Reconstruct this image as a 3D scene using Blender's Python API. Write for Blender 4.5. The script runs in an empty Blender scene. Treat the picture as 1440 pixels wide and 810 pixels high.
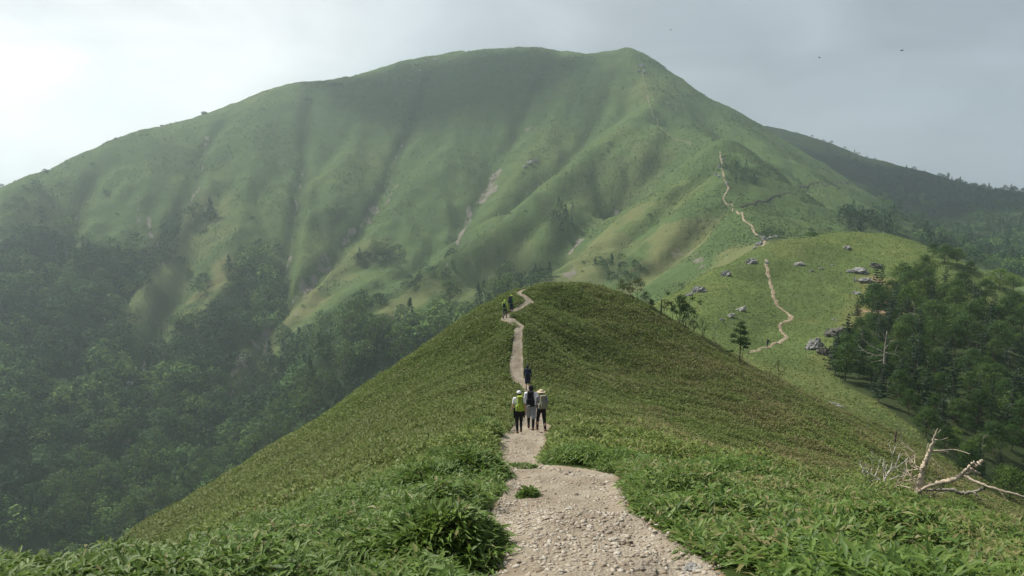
import bpy, bmesh, math, random
import numpy as np
from mathutils import Vector, Matrix, noise as mnoise
R = math.radians
rng = np.random.default_rng(7); random.seed(7)
S = bpy.context.scene
COL = S.collection

# ---------------------------------------------------------------- camera, sky, sun, exposure
FPX = 1120.0; PITCH = math.atan(175 / FPX)
cam_d = bpy.data.cameras.new('camera'); cam = bpy.data.objects.new('camera', cam_d); COL.objects.link(cam)
cam_d.sensor_width = 36; cam_d.lens = 36 * FPX / 1440; cam_d.clip_start = 0.1; cam_d.clip_end = 9000
cam.location = (0, 0, 0); cam.rotation_euler = (math.pi / 2 - PITCH, 0, 0)
S.camera = cam
SUN_AZ, SUN_EL = R(-62), R(50)          # azimuth from +Y towards +X (negative: left of the view)
sd = Vector((math.sin(SUN_AZ) * math.cos(SUN_EL), math.cos(SUN_AZ) * math.cos(SUN_EL), math.sin(SUN_EL)))
sun_d = bpy.data.lights.new('sun', 'SUN'); sun = bpy.data.objects.new('sun', sun_d); COL.objects.link(sun)
sun_d.energy = 4.1; sun_d.angle = R(3.5); sun_d.color = (1.0, 0.95, 0.86)
sun.rotation_euler = sd.to_track_quat('Z', 'Y').to_euler(); sun.location = (0, 0, 300)
S.view_settings.view_transform = 'Standard'; S.view_settings.look = 'None'
S.view_settings.gamma = 1; S.view_settings.use_curve_mapping = False
S.view_settings.exposure = 0.50
S.render.engine = 'CYCLES'
S.cycles.use_denoising = True
S.cycles.max_bounces = 5; S.cycles.diffuse_bounces = 2; S.cycles.glossy_bounces = 1
S.cycles.transmission_bounces = 2; S.cycles.volume_bounces = 1; S.cycles.transparent_max_bounces = 4
S.cycles.caustics_reflective = False; S.cycles.caustics_refractive = False
S.cycles.sample_clamp_indirect = 4

def nodes_of(tree):
    tree.nodes.clear()
    def N(t, **kw):
        n = tree.nodes.new(t)
        for k, v in kw.items():
            if k in n.inputs.keys() and not hasattr(type(n), k): n.inputs[k].default_value = v
            elif hasattr(n, k): setattr(n, k, v)
        return n
    return N, tree.links.new

W = bpy.data.worlds.new('World'); S.world = W; W.use_nodes = True
N, L = nodes_of(W.node_tree)
sky = N('ShaderNodeTexSky'); sky.sky_type = 'NISHITA'; sky.sun_disc = False
sky.sun_elevation = SUN_EL; sky.sun_rotation = SUN_AZ; sky.altitude = 1800; sky.dust_density = 2
bg1 = N('ShaderNodeBackground'); bg1.inputs[1].default_value = 0.09
L(sky.outputs[0], bg1.inputs[0])
# cloud deck over the blue: bright towards the sun, slate grey away from it
tc = N('ShaderNodeTexCoord')
dot = N('ShaderNodeVectorMath', operation='DOT_PRODUCT'); dot.inputs[1].default_value = Vector((-0.52, 0.80, 0.30)).normalized()
nrm = N('ShaderNodeVectorMath', operation='NORMALIZE')
L(tc.outputs['Generated'], nrm.inputs[0]); L(nrm.outputs[0], dot.inputs[0])
ns = N('ShaderNodeTexNoise'); ns.inputs['Scale'].default_value = 2.6; ns.inputs['Detail'].default_value = 5; ns.inputs['Roughness'].default_value = 0.5
mp = N('ShaderNodeMapping'); mp.inputs['Scale'].default_value = (1, 1, 2.2)
L(nrm.outputs[0], mp.inputs[0]); L(mp.outputs[0], ns.inputs[0])
ma = N('ShaderNodeMath', operation='MULTIPLY_ADD'); ma.inputs[1].default_value = 0.24; ma.inputs[2].default_value = -0.12
L(ns.outputs[0], ma.inputs[0])
ad = N('ShaderNodeMath', operation='ADD'); L(dot.outputs['Value'], ad.inputs[0]); L(ma.outputs[0], ad.inputs[1])
cr = N('ShaderNodeValToRGB'); L(ad.outputs[0], cr.inputs[0])
e = cr.color_ramp.elements
e[0].position = 0.0; e[0].color = (0.26, 0.29, 0.33, 1)
e[1].position = 1.0; e[1].color = (0.74, 0.75, 0.74, 1)
for p_, c_ in ((0.55, (0.30, 0.335, 0.37, 1)), (0.74, (0.345, 0.38, 0.41, 1)), (0.86, (0.435, 0.475, 0.50, 1)), (0.92, (0.56, 0.60, 0.615, 1)), (0.965, (0.67, 0.695, 0.70, 1))):
    q = e.new(p_); q.color = c_
bg2 = N('ShaderNodeBackground'); bg2.inputs[1].default_value = 1.0; 
ns2 = N('ShaderNodeTexNoise'); ns2.inputs['Scale'].default_value = 5.5; ns2.inputs['Detail'].default_value = 6; ns2.inputs['Distortion'].default_value = 0.6; L(mp.outputs[0], ns2.inputs[0])
mr = N('ShaderNodeMapRange'); mr.inputs[1].default_value = 0.3; mr.inputs[2].default_value = 0.7; mr.inputs[3].default_value = 0.86; mr.inputs[4].default_value = 1.10; L(ns2.outputs[0], mr.inputs[0])
vm = N('ShaderNodeVectorMath', operation='SCALE'); L(cr.outputs[0], vm.inputs[0]); L(mr.outputs[0], vm.inputs['Scale']); L(vm.outputs[0], bg2.inputs[0])
mx = N('ShaderNodeMixShader'); mx.inputs[0].default_value = 0.94
ow = N('ShaderNodeOutputWorld')
L(bg1.outputs[0], mx.inputs[1]); L(bg2.outputs[0], mx.inputs[2]); L(mx.outputs[0], ow.inputs[0])

# ---------------------------------------------------------------- helpers
def tag(o, label=None, cat=None, group=None, kind=None):
    if label: o['label'] = label
    if cat: o['category'] = cat
    if group: o['group'] = group
    if kind: o['kind'] = kind
    return o
def empty(name, loc, rz=0.0):
    o = bpy.data.objects.new(name, None); COL.objects.link(o); o.location = loc; o.rotation_euler = (0, 0, rz)
    o.empty_display_size = 0.3
    return o
def fast_mesh(name, verts, faces=None, quads=None, tris=None, mats=(), parent=None, smooth=False, fattr=None, vattr=None, midx=None, link=True):
    """one mesh object from numpy arrays; quads (n,4) or tris (n,3)"""
    me = bpy.data.meshes.new(name)
    F = quads if quads is not None else tris
    k = F.shape[1]; n = len(F)
    me.vertices.add(len(verts)); me.vertices.foreach_set('co', np.ascontiguousarray(verts, dtype=np.float32).ravel())
    me.loops.add(n * k); me.loops.foreach_set('vertex_index', np.ascontiguousarray(F, dtype=np.int32).ravel())
    me.polygons.add(n); me.polygons.foreach_set('loop_start', np.arange(0, n * k, k, dtype=np.int32))
    if smooth: me.polygons.foreach_set('use_smooth', np.ones(n, dtype=bool))
    if midx is not None: me.polygons.foreach_set('material_index', np.asarray(midx, dtype=np.int32))
    for m in mats: me.materials.append(m)
    me.update(calc_edges=True)
    for nm, a in (fattr or {}).items():
        at_ = me.attributes.new(nm, 'FLOAT', 'FACE'); at_.data.foreach_set('value', np.asarray(a, dtype=np.float32))
    for nm, a in (vattr or {}).items():
        at_ = me.attributes.new(nm, 'FLOAT', 'POINT'); at_.data.foreach_set('value', np.asarray(a, dtype=np.float32))
    if not link: return me
    o = bpy.data.objects.new(name, me); COL.objects.link(o)
    if parent: o.parent = parent
    return o

# value noise
_P = rng.permutation(65536).astype(np.int64)
_V = rng.random(65536).astype(np.float64)
def vnoise(x, y, seed=0):
    xi = np.floor(x).astype(np.int64); yi = np.floor(y).astype(np.int64)
    fx = x - xi; fy = y - yi
    fx = fx * fx * fx * (fx * (fx * 6 - 15) + 10); fy = fy * fy * fy * (fy * (fy * 6 - 15) + 10)
    def h(a, b): return _V[_P[(_P[(a + seed * 131) & 65535] + b) & 65535]]
    a = h(xi, yi); b = h(xi + 1, yi); c = h(xi, yi + 1); d = h(xi + 1, yi + 1)
    return (a + (b - a) * fx) * (1 - fy) + (c + (d - c) * fx) * fy - 0.5
def fbm(x, y, oct=4, seed=0, gain=0.5):
    s = 0; a = 1.0
    for i in range(oct):
        s = s + a * vnoise(x * 2 ** i + 17.3 * i, y * 2 ** i - 9.1 * i, seed + i); a *= gain
    return s
def sstep(a, b, x):
    t = np.clip((x - a) / (b - a), 0, 1); return t * t * (3 - 2 * t)

# pixel of the 1440 x 810 photograph -> azimuth and slope of its ray
def ray(px, py):
    cx = (np.asarray(px, float) - 720) / FPX; cy = (405 - np.asarray(py, float)) / FPX
    y = math.cos(PITCH) + cy * math.sin(PITCH); z = -math.sin(PITCH) + cy * math.cos(PITCH)
    return np.arctan2(cx, y), z / np.hypot(cx, y)
def project(x, y, z):
    d = y * math.cos(PITCH) - z * math.sin(PITCH); u = y * math.sin(PITCH) + z * math.cos(PITCH)
    d = np.where(d > 0.05, d, 0.05)
    return 720 + FPX * x / d, 405 - FPX * u / d

# ---------------------------------------------------------------- the lie of the land, from surveyed points (direction, height angle, distance)
CP = []
def P(*t): CP.extend(t)
# near ridge (canopy allowance c subtracted later)
PATHC = [(905, 900, 3.3), (885, 810, 4.5), (845, 760, 5.7), (800, 715, 7.3), (770, 655, 12.9), (735, 625, 21), (745, 607, 28), (752, 585, 38), (738, 551, 52), (726, 528, 56),
         (722, 505, 59), (729, 485, 61.5), (727, 460, 64), (712, 448, 67), (722, 440, 70), (741, 428, 74), (733, 415, 78), (744, 405, 82)]
for q in PATHC: P(q)
near = [(0, 850, 7), (0, 856, 9), (200, 840, 7), (200, 827, 9), (-220, 872, 8), (400, 825, 7), (400, 786, 9), (100, 844, 8), (0, 893, 5.6), (200, 868, 5.6), (420, 830, 6.2), (600, 775, 7.6), (650, 715, 9.5), (520, 905, 4.6), (200, 1000, 3.9), (0, 960, 4.2), (620, 860, 5),
        (690, 655, 13.5), (640, 680, 12.5), (560, 700, 12.5), (470, 725, 13), (680, 615, 22), (600, 655, 20), (500, 690, 19), (400, 745, 17), (300, 760, 20), (200, 820, 18), (0, 930, 16), (-200, 980, 16), (-250, 830, 6.5),
        (400, 690, 40), (300, 735, 38), (200, 800, 38), (0, 960, 40), (500, 627, 38), (600, 572, 44), (660, 540, 48), (700, 572, 38),
        (640, 500, 66), (690, 480, 66), (560, 545, 64), (480, 600, 60), (400, 645, 58),
        (190, 748, 56), (250, 711, 60), (330, 663, 63), (400, 618, 66), (500, 553, 69), (560, 515, 71), (620, 475, 73), (680, 435, 76), (720, 412, 80), (765, 401, 84), (820, 401, 86), (862, 411, 87),
        (0, 1000, 70), (-200, 1000, 70),
        (1000, 712, 9), (900, 670, 13.5), (960, 740, 7.6), (1060, 830, 5), (1180, 745, 9), (1440, 830, 7.2), (1300, 780, 8), (1200, 716, 13), (1440, 786, 12), (1640, 840, 12), (1640, 880, 8),
        (800, 640, 20), (880, 630, 22), (785, 598, 30), (900, 608, 28), (1000, 640, 26), (1100, 664, 23.5), (1200, 691, 20.5), (1300, 724, 17.5), (1440, 772, 15), (1640, 830, 14),
        (800, 560, 48), (850, 600, 40), (800, 500, 66), (800, 440, 78), (850, 470, 74), (900, 520, 69), (900, 570, 56), (1000, 670, 38), (1000, 600, 54), (1000, 560, 64), (1100, 690, 36), (1100, 640, 52), (1100, 590, 64), (1200, 730, 32), (1200, 660, 52), (1300, 800, 28), (1440, 900, 28), (1640, 950, 30), (1300, 690, 52), (1440, 760, 60), (1640, 760, 60),
        (900, 425, 86), (960, 463, 85), (1040, 514, 82), (1100, 545, 79), (1200, 597, 76), (1290, 645, 72), (1400, 715, 72)]
for q in near: P(q)
# behind the hump and the deep valley
P((640, 560, 100), (740, 440, 104), (820, 440, 106), (900, 470, 108), (500, 680, 100), (400, 760, 95), (200, 900, 90), (740, 560, 150), (640, 680, 150), (820, 500, 140), (500, 800, 150), (300, 900, 150), (0, 1000, 150), (-200, 1000, 150),
  (740, 600, 220), (840, 520, 200), (640, 700, 230), (500, 820, 240), (300, 880, 250), (0, 960, 250), (-200, 950, 250), (740, 560, 320), (880, 470, 260), (600, 660, 340), (400, 780, 340), (200, 840, 330), (0, 880, 310), (-200, 880, 310), (740, 480, 400), (880, 440, 340))
# saddle meadow and knoll
P((960, 495, 104), (960, 472, 140), (1040, 530, 104), (1000, 497, 125), (1060, 494, 140), (1079, 486, 158), (1100, 522, 122), (1160, 560, 105), (1200, 565, 108), (1280, 622, 95), (1340, 665, 88), (1400, 700, 85),
  (930, 420, 190), (1000, 381, 215), (1060, 353, 238), (1100, 339, 250), (1160, 329, 262), (1200, 325, 268), (1260, 330, 263), (1300, 347, 255), (1360, 377, 240), (1400, 402, 232), (1440, 425, 228), (1640, 520, 215),
  (1000, 440, 168), (1100, 440, 182), (1090, 395, 212), (1040, 390, 205), (1200, 400, 212), (1200, 355, 245), (1150, 480, 160), (1280, 400, 215), (1200, 480, 158), (1300, 470, 170), (1400, 500, 165), (1440, 570, 145), (1300, 560, 125), (1440, 640, 118), (1440, 700, 100), (1640, 640, 140), (1640, 760, 110),
  (1105, 460, 172), (1090, 380, 218))
P((930, 450, 235), (1000, 420, 260), (1060, 372, 280), (1160, 350, 310), (1200, 350, 320), (1300, 390, 310), (1440, 480, 290), (1640, 560, 300), (1000, 415, 330), (930, 430, 330))
# mountain: base distances per picture column
base = {-200: [(395, 780), (480, 600), (620, 460), (760, 400)],
        0: [(278, 800), (340, 720), (430, 620), (550, 520), (680, 430), (775, 390)],
        200: [(186, 900), (300, 760), (450, 610), (560, 520), (660, 455), (740, 405)],
        400: [(123, 960), (200, 855), (290, 745), (380, 660), (470, 575), (560, 495), (615, 450)],
        600: [(85, 1010), (160, 900), (240, 800), (330, 700), (410, 610), (480, 520)],
        740: [(66, 1010), (150, 880), (230, 780), (310, 675), (395, 540)],
        880: [(71, 955), (150, 850), (230, 735), (310, 620), (390, 480)],
        1000: [(143, 935), (190, 830), (270, 590), (330, 450), (375, 400)],
        }
BT = [(px, py, r) for px, l in base.items() for py, r in l]
BT_a = np.array(BT, float)
RIDGE = [
    [(640, 100), (640, 190), (600, 262), (560, 322), (520, 358), (480, 388), (440, 420), (405, 448), (370, 482), (335, 525), (305, 560)],
    [(440, 290), (425, 330), (412, 380), (408, 420)],
    [(400, 135), (370, 185), (335, 225), (300, 262), (268, 312), (235, 352), (205, 395), (185, 435), (160, 480), (150, 540), (130, 600)],
    [(340, 330), (310, 390), (290, 430), (270, 480), (255, 540), (245, 600), (240, 660)],
    [(170, 215), (130, 225), (75, 268), (40, 320), (20, 390), (10, 460), (-40, 560)],
    [(200, 210), (170, 280), (130, 340), (90, 400), (50, 480), (20, 560), (10, 640)],
    [(815, 90), (800, 150), (770, 200), (735, 240), (700, 290), (665, 340), (625, 375)],
    [(500, 410), (470, 460), (430, 520), (410, 560), (380, 600)],
    [(905, 172), (865, 200), (825, 225), (800, 250), (750, 286), (700, 325), (635, 366), (595, 400), (520, 450), (480, 490), (440, 530)],
    [(975, 190), (1030, 224), (1080, 262), (1130, 300), (1160, 322)], [(1010, 160), (1070, 205), (1130, 245), (1190, 290)],
    [(1012, 216), (960, 262), (905, 300), (860, 345), (820, 388)], [(1018, 250), (970, 300), (930, 345), (895, 388)], [(900, 200), (860, 240), (815, 290), (770, 340), (740, 390)], [(1040, 310), (1000, 345), (960, 385)],
]
GULLY = [
    [(600, 110), (575, 180), (555, 230), (540, 265), (515, 305), (485, 345), (450, 388), (420, 425), (392, 452), (370, 500), (335, 540), (300, 590), (260, 640)],
    [(430, 140), (428, 220), (418, 290), (410, 345), (400, 400), (380, 455)],
    [(320, 170), (292, 200), (283, 240), (268, 290), (240, 335), (210, 360), (180, 400), (150, 440), (120, 520), (100, 590), (80, 640)],
    [(765, 100), (730, 180), (692, 250), (662, 300), (645, 335), (620, 372), (590, 392), (550, 420), (515, 445)],
    [(860, 110), (830, 185), (780, 240), (735, 282), (690, 322), (640, 358), (590, 394)],
    [(130, 245), (110, 300), (90, 360), (60, 430), (40, 500)],
    [(230, 420), (215, 470), (200, 540), (185, 600), (170, 660)],
    [(520, 440), (480, 470), (450, 500), (420, 530)],
    [(1000, 176), (1055, 216), (1105, 252), (1160, 295)], [(1050, 165), (1110, 212), (1170, 255), (1230, 300)],
    [(940, 225), (880, 270), (830, 310), (790, 355), (770, 392)], [(990, 250), (930, 300), (880, 345), (850, 390)], [(1010, 300), (960, 345), (925, 388)], [(860, 225), (800, 280), (740, 330), (690, 370), (640, 410)],
]
def dense(l, step=14.0):
    o = []
    for a, b in zip(l[:-1], l[1:]):
        n = max(1, int(math.hypot(b[0] - a[0], b[1] - a[1]) / step))
        for k in range(n): o.append(tuple(a[c] + (b[c] - a[c]) * k / n for c in range(len(a))))
    return o + [tuple(l[-1])]
# the trail ridge and the long spur that leaves it, with distances of their own
SPUR = dense([(885, 68, 955), (905, 100, 905), (915, 150, 830), (938, 188, 760), (975, 203, 690), (1012, 216, 610), (1018, 250, 545), (1022, 285, 480), (1042, 308, 430), (1068, 338, 385), (1075, 352, 350)], 22)
SPUR += dense([(915, 165, 790), (865, 200, 725), (800, 250, 660), (750, 286, 622), (700, 325, 584), (635, 366, 540), (595, 400, 515), (520, 450, 478), (440, 530, 440)], 22)
SPUR += dense([(880, 158, 850), (800, 228, 772), (740, 279, 716), (690, 320, 668), (640, 357, 628), (590, 392, 586), (540, 430, 548)], 30)
SPUR += [(740, 340, 565), (680, 400, 505), (860, 300, 635), (800, 350, 550), (790, 385, 500), (930, 280, 570), (870, 350, 500), (940, 350, 440), (900, 390, 410), (985, 345, 425), (960, 395, 370), (1000, 360, 385)]
for q in SPUR: P(q)
# faces right of the trail ridge, the long right shoulder and the dark ridge behind
P((1050, 232, 600), (1085, 262, 575), (1110, 285, 555), (1140, 312, 530), (1165, 325, 510), (1080, 300, 475), (1110, 322, 450), (1060, 320, 440), (1150, 345, 430),
  (1040, 205, 700), (1080, 240, 665), (1120, 270, 640), (1160, 300, 610), (1060, 222, 655), (1100, 250, 625), (1145, 300, 575),
  (990, 170, 840), (1060, 168, 905), (1110, 201, 880), (1160, 230, 850), (1215, 266, 815), (1255, 291, 790), (1290, 325, 760), (1060, 195, 800), (1110, 232, 760), (1160, 264, 720), (1210, 300, 680), (1240, 318, 650), (1290, 340, 620), (1200, 340, 560),
  (1110, 215, 1000), (1200, 290, 950), (1280, 340, 900), (1000, 190, 1050), (1060, 178, 1290),
  (1082, 178, 1300), (1130, 191, 1270), (1165, 205, 1240), (1200, 222, 1210), (1250, 237, 1190), (1300, 243, 1170), (1340, 260, 1170), (1380, 270, 1160), (1440, 272, 1150), (1640, 300, 1150),
  (1200, 250, 1080), (1300, 290, 1000), (1380, 300, 980), (1440, 300, 960), (1350, 340, 760), (1400, 370, 640), (1440, 390, 560), (1350, 375, 520), (1440, 440, 400), (1640, 430, 500), (1640, 480, 380), (1640, 350, 800),
  (1330, 290, 1090), (1400, 320, 880), (1440, 345, 760))
# skyline
SKY = [(-200, 395, 780), (-80, 320, 790), (0, 277, 800), (40, 254, 830), (75, 242, 850), (110, 226, 870), (160, 202, 890), (200, 186, 900), (245, 176, 915), (290, 165, 925), (335, 152, 940), (365, 136, 950), (420, 119, 965), (480, 117, 985), (520, 106, 995), (560, 91, 1000), (600, 84, 1010), (640, 79, 1010), (680, 72, 1010), (740, 64, 1005), (770, 68, 1000), (790, 74, 995), (830, 77, 985), (860, 72, 970), (885, 68, 955), (915, 82, 945), (960, 113, 940), (1000, 140, 935), (1030, 152, 925)]
for q in SKY: P(q)
for px, py, r in SKY:
    if px <= 900: P((px, py + 40, r * 1.2))
P((940, 170, 1150), (700, 200, 1600), (200, 330, 1500), (-200, 500, 1300), (1100, 260, 1600), (1440, 340, 1500), (1640, 380, 1500))
lp = np.array([(a, b) for a, b, _ in SPUR])
for q in BT:
    if q[0] < 880 and np.min(np.hypot(lp[:, 0] - q[0], lp[:, 1] - q[1])) > 34: P(q)
cp = np.array(CP, float)
az_, te_ = ray(cp[:, 0], cp[:, 1]); w_ = np.log(cp[:, 2])
canopy = np.where(cp[:, 2] < 12, 0.0, np.where(cp[:, 2] < 45, 0.22, 0.0)) * 0
z_ = te_ * cp[:, 2] - canopy
# underfoot
extra = [(a, rr, -1.65 - 0.13 * rr) for a in (-1.1, -0.5, 0.0, 0.5, 1.1) for rr in (1.2, 2.4)]
az_ = np.r_[az_, [q[0] for q in extra]]; w_ = np.r_[w_, [math.log(q[1]) for q in extra]]; z_ = np.r_[z_, [q[2] for q in extra]]
g_ = (z_ + 1.65) / (np.exp(w_) + 3)
X = np.c_[az_, w_]
def kern(d2): return d2 ** 0.75          # r^1.5
nP = len(X)
D2 = ((X[:, None, :] - X[None, :, :]) ** 2).sum(-1)
K = kern(D2) + 2e-5 * np.eye(nP)
A = np.block([[K, np.c_[np.ones(nP), X]], [np.c_[np.ones(nP), X].T, np.zeros((3, 3))]])
sol = np.linalg.solve(A, np.r_[g_, 0, 0, 0])
def fit(u, w):
    out = sol[nP] + sol[nP + 1] * u + sol[nP + 2] * w
    for i in range(nP): out = out + sol[i] * kern((u - X[i, 0]) ** 2 + (w - X[i, 1]) ** 2)
    return out
AZM = 0.80; DU = 0.0016; DW = 0.0060
U = np.arange(-AZM, AZM + DU / 2, DU); WW = np.arange(math.log(1.5), math.log(1750), DW)
cu = np.linspace(-AZM, AZM, len(U) // 3 + 1); cw = np.linspace(WW[0], WW[-1], len(WW) // 3 + 1)
G = fit(*np.meshgrid(cu, cw, indexing='ij'))
def up(Gc, u, w):   # Catmull-Rom upsampling on a regular grid
    def axis(M, t):
        i = np.clip(np.floor(t).astype(int), 0, M.shape[0] - 2); f = (t - i)[:, None]
        p0 = M[np.clip(i - 1, 0, None)]; p1 = M[i]; p2 = M[i + 1]; p3 = M[np.clip(i + 2, None, M.shape[0] - 1)]
        return p1 + 0.5 * f * (p2 - p0 + f * (2 * p0 - 5 * p1 + 4 * p2 - p3 + f * (3 * (p1 - p2) + p3 - p0)))
    M = axis(Gc, (u - cu[0]) / (cu[1] - cu[0])); return axis(M.T, (w - cw[0]) / (cw[1] - cw[0])).T
G = up(G, U, WW)
UU, WG = np.meshgrid(U, WW, indexing='ij'); RG = np.exp(WG)
XG = np.sin(UU) * RG; YG = np.cos(UU) * RG
ZG = G * (RG + 3) - 1.65

# path masks (plan distance to the trail's centre line)
def plan(px, py, r):
    a, t = ray(px, py); return r * math.sin(a), r * math.cos(a)
def poly_dist(x, y, pts):
    """distance to a polyline and the fraction along it"""
    best = np.full(x.shape, 1e9); par = np.zeros(x.shape)
    for k in range(len(pts) - 1):
        ax, ay = pts[k][:2]; bx, by = pts[k + 1][:2]
        dx, dy = bx - ax, by - ay; t = np.clip(((x - ax) * dx + (y - ay) * dy) / (dx * dx + dy * dy + 1e-9), 0, 1)
        d = np.hypot(x - ax - t * dx, y - ay - t * dy); m = d < best
        best = np.where(m, d, best); par = np.where(m, k + t, par)
    return best, par
# left and right edges of the near path in the picture
EDGE = [  # (left px, right px, py, distance)
    (700, 1300, 960, 2.9), (710, 1160, 860, 3.7), (690, 1075, 810, 4.5), (672, 1020, 780, 5.2), (656, 955, 750, 6.0), (655, 910, 725, 7.0), (680, 884, 700, 8.4), (705, 875, 680, 10.2), (712, 862, 662, 12.6),
    (705, 765, 648, 15), (702, 760, 635, 18), (705, 768, 620, 22.5), (716, 778, 608, 28), (733, 766, 590, 37), (738, 758, 570, 46), (726, 750, 551, 52), (719, 737, 532, 56), (717, 736, 515, 58.5), (721, 735, 490, 61), (723, 735, 468, 63.5), (727, 737, 459, 65), (713, 725, 452, 66.5), (704, 716, 446.5, 68), (716, 727, 439, 70.5), (730, 740, 432, 73.5), (739, 751, 426, 76), (731, 741, 420, 78), (725, 733, 415, 79.5), (735, 743, 409, 82), (744, 753, 404, 85), (750, 760, 400, 88)]
pth = []
for l, r_, py, d in EDGE:
    xl, yl = plan(l, py, d); xr, yr = plan(r_, py, d)
    pth.append(((xl + xr) / 2, (yl + yr) / 2, math.hypot(xr - xl, yr - yl) / 2))
pth = np.array(pth)
# smooth resampling of the trail
def resample(a, n):
    t = np.arange(len(a)); s = np.linspace(0, len(a) - 1, n); i = np.clip(s.astype(int), 0, len(a) - 2); f = (s - i)[:, None]
    p0 = a[np.clip(i - 1, 0, None)]; p1 = a[i]; p2 = a[i + 1]; p3 = a[np.clip(i + 2, None, len(a) - 1)]
    return p1 + 0.5 * f * (p2 - p0 + f * (2 * p0 - 5 * p1 + 4 * p2 - p3 + f * (3 * (p1 - p2) + p3 - p0)))
PATH = resample(pth, 150)
def path_mask(x, y, grow=0.0):
    """>0 inside the worn trail, in metres from its edge"""
    d, t = poly_dist(x, y, PATH[:, :2]); i = np.clip(t.astype(int), 0, len(PATH) - 2)
    wd = PATH[i, 2] + (PATH[i + 1, 2] - PATH[i, 2]) * (t - i)
    return wd + grow - d
nearm = RG < 100
pm = np.full(RG.shape, -9.0); pm[nearm] = path_mask(XG[nearm], YG[nearm])
# roughness of the ground
dn = RG * (0.2 + 0.8 * sstep(60, 300, RG))
ZG += np.where(RG < 130, 0.5, 1) * (fbm(XG / 26, YG / 26, 3, 3) * 0.9 * sstep(40, 120, RG))
mt = sstep(330, 450, RG)
ZG += mt * (fbm(XG / 60, YG / 60, 5, 11, 0.5) * 3.0)
# rain-cut gullies: water is run down a plan grid of the mountain and cuts where it gathers
def bil(M, x, y, x0, y0, d):
    u = np.clip((x - x0) / d, 0, M.shape[0] - 1.001); v = np.clip((y - y0) / d, 0, M.shape[1] - 1.001)
    i = u.astype(int); j = v.astype(int); f = u - i; g = v - j
    return (M[i, j] * (1 - f) + M[i + 1, j] * f) * (1 - g) + (M[i, j + 1] * (1 - f) + M[i + 1, j + 1] * f) * g
def Hraw(x, y):
    r = np.hypot(x, y); u = np.clip((np.arctan2(x, y) - U[0]) / DU, 0, len(U) - 1.001); w = np.clip((np.log(r) - WW[0]) / DW, 0, len(WW) - 1.001)
    i = u.astype(int); j = w.astype(int); f = u - i; g = w - j
    return (ZG[i, j] * (1 - f) + ZG[i + 1, j] * f) * (1 - g) + (ZG[i, j + 1] * (1 - f) + ZG[i + 1, j + 1] * f) * g
EX0, EY0, ED = -900.0, 260.0, 4.0
ex = np.arange(EX0, 900, ED); ey = np.arange(EY0, 1320, ED)
EXX, EYY = np.meshgrid(ex, ey, indexing='ij')
E = Hraw(EXX, EYY)
def first_hit(px, py):
    a, t = ray(px, py); i = min(max(int(round((float(a) - U[0]) / DU)), 0), len(U) - 1)
    c = ZG[i] / RG[i]; ok = np.nonzero((c >= t) & (RG[i] > 340))[0]
    j = ok[0] if len(ok) else int(np.argmax(np.where(RG[i] > 340, c, -9)))
    return RG[i, j] * math.sin(float(a)), RG[i, j] * math.cos(float(a))
def dist_lines(lines):
    D = np.full(EXX.shape, 1e9)
    for l in lines:
        D = np.minimum(D, poly_dist(EXX, EYY, [first_hit(*q) for q in l])[0])
    return D
dr = dist_lines(RIDGE); dg = dist_lines(GULLY)
sgn = dg / (dg + dr + 1e-6)
wob = fbm(EXX / 45, EYY / 45, 3, 77) * 0.25
SHAPE = (np.clip(sgn + wob * 0.35, 0, 1) ** 0.8 - 0.5) * np.minimum(34.0, 0.32 * (dg + dr)) * (1 - sstep(80, 180, np.minimum(dg, dr)))
def blur(M, n):
    for _ in range(n):
        M = np.pad(M, 1, mode='edge'); M = (M[:-2] + 2 * M[1:-1] + M[2:]) / 4; M = (M[:, :-2] + 2 * M[:, 1:-1] + M[:, 2:]) / 4
    return M
SHAPE = blur(SHAPE, 2)
E = E + SHAPE
CUT = np.zeros_like(E)
for it in range(3):
    Ec = E + CUT + rng.random(E.shape) * 0.6
    Ep = np.pad(Ec, 1, mode='edge'); best = np.zeros_like(Ec); tgt = -np.ones(Ec.shape, int)
    ids = np.arange(Ec.size).reshape(Ec.shape); idp = np.pad(ids, 1, mode='edge')
    for dx in (-1, 0, 1):
        for dy in (-1, 0, 1):
            if dx == dy == 0: continue
            nb = Ep[1 + dx:Ep.shape[0] - 1 + dx, 1 + dy:Ep.shape[1] - 1 + dy]; ni = idp[1 + dx:Ep.shape[0] - 1 + dx, 1 + dy:Ep.shape[1] - 1 + dy]
            drop = (Ec - nb) / math.hypot(dx, dy) * (0.85 + 0.3 * rng.random(Ec.shape)); m = drop > best
            best = np.where(m, drop, best); tgt = np.where(m, ni, tgt)
    acc = [1.0] * Ec.size; tg = tgt.ravel().tolist()
    for k in np.argsort(-Ec.ravel()).tolist():
        t_ = tg[k]
        if t_ >= 0: acc[t_] += acc[k]
    ac = np.log1p(np.minimum(np.array(acc).reshape(Ec.shape), 900))
    fine = blur(ac, 1) ; CUT -= (blur(ac, 2) - blur(ac, 24)) * 0.9
CUT = blur(CUT, 1) * 1.7 + SHAPE
ZG += mt * np.where(RG > 300, bil(CUT, XG, YG, EX0, EY0, ED), 0) * (1 - 0.72 * sstep(700, 960, RG)) * 1.0
ZG += mt * (fbm(XG / 13 , YG / 13, 3, 63, 0.6) * 1.5)
kn = sstep(95, 130, RG) * (1 - sstep(300, 360, RG))
ZG += kn * (fbm(XG / 7, YG / 7, 4, 31) * 0.55)
hump = (1 - sstep(95, 120, RG))
ZG += hump * sstep(10, 40, RG) * fbm(XG / 3.2, YG / 3.2, 3, 41) * 0.22 * sstep(0.1, -0.5, pm)
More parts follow.
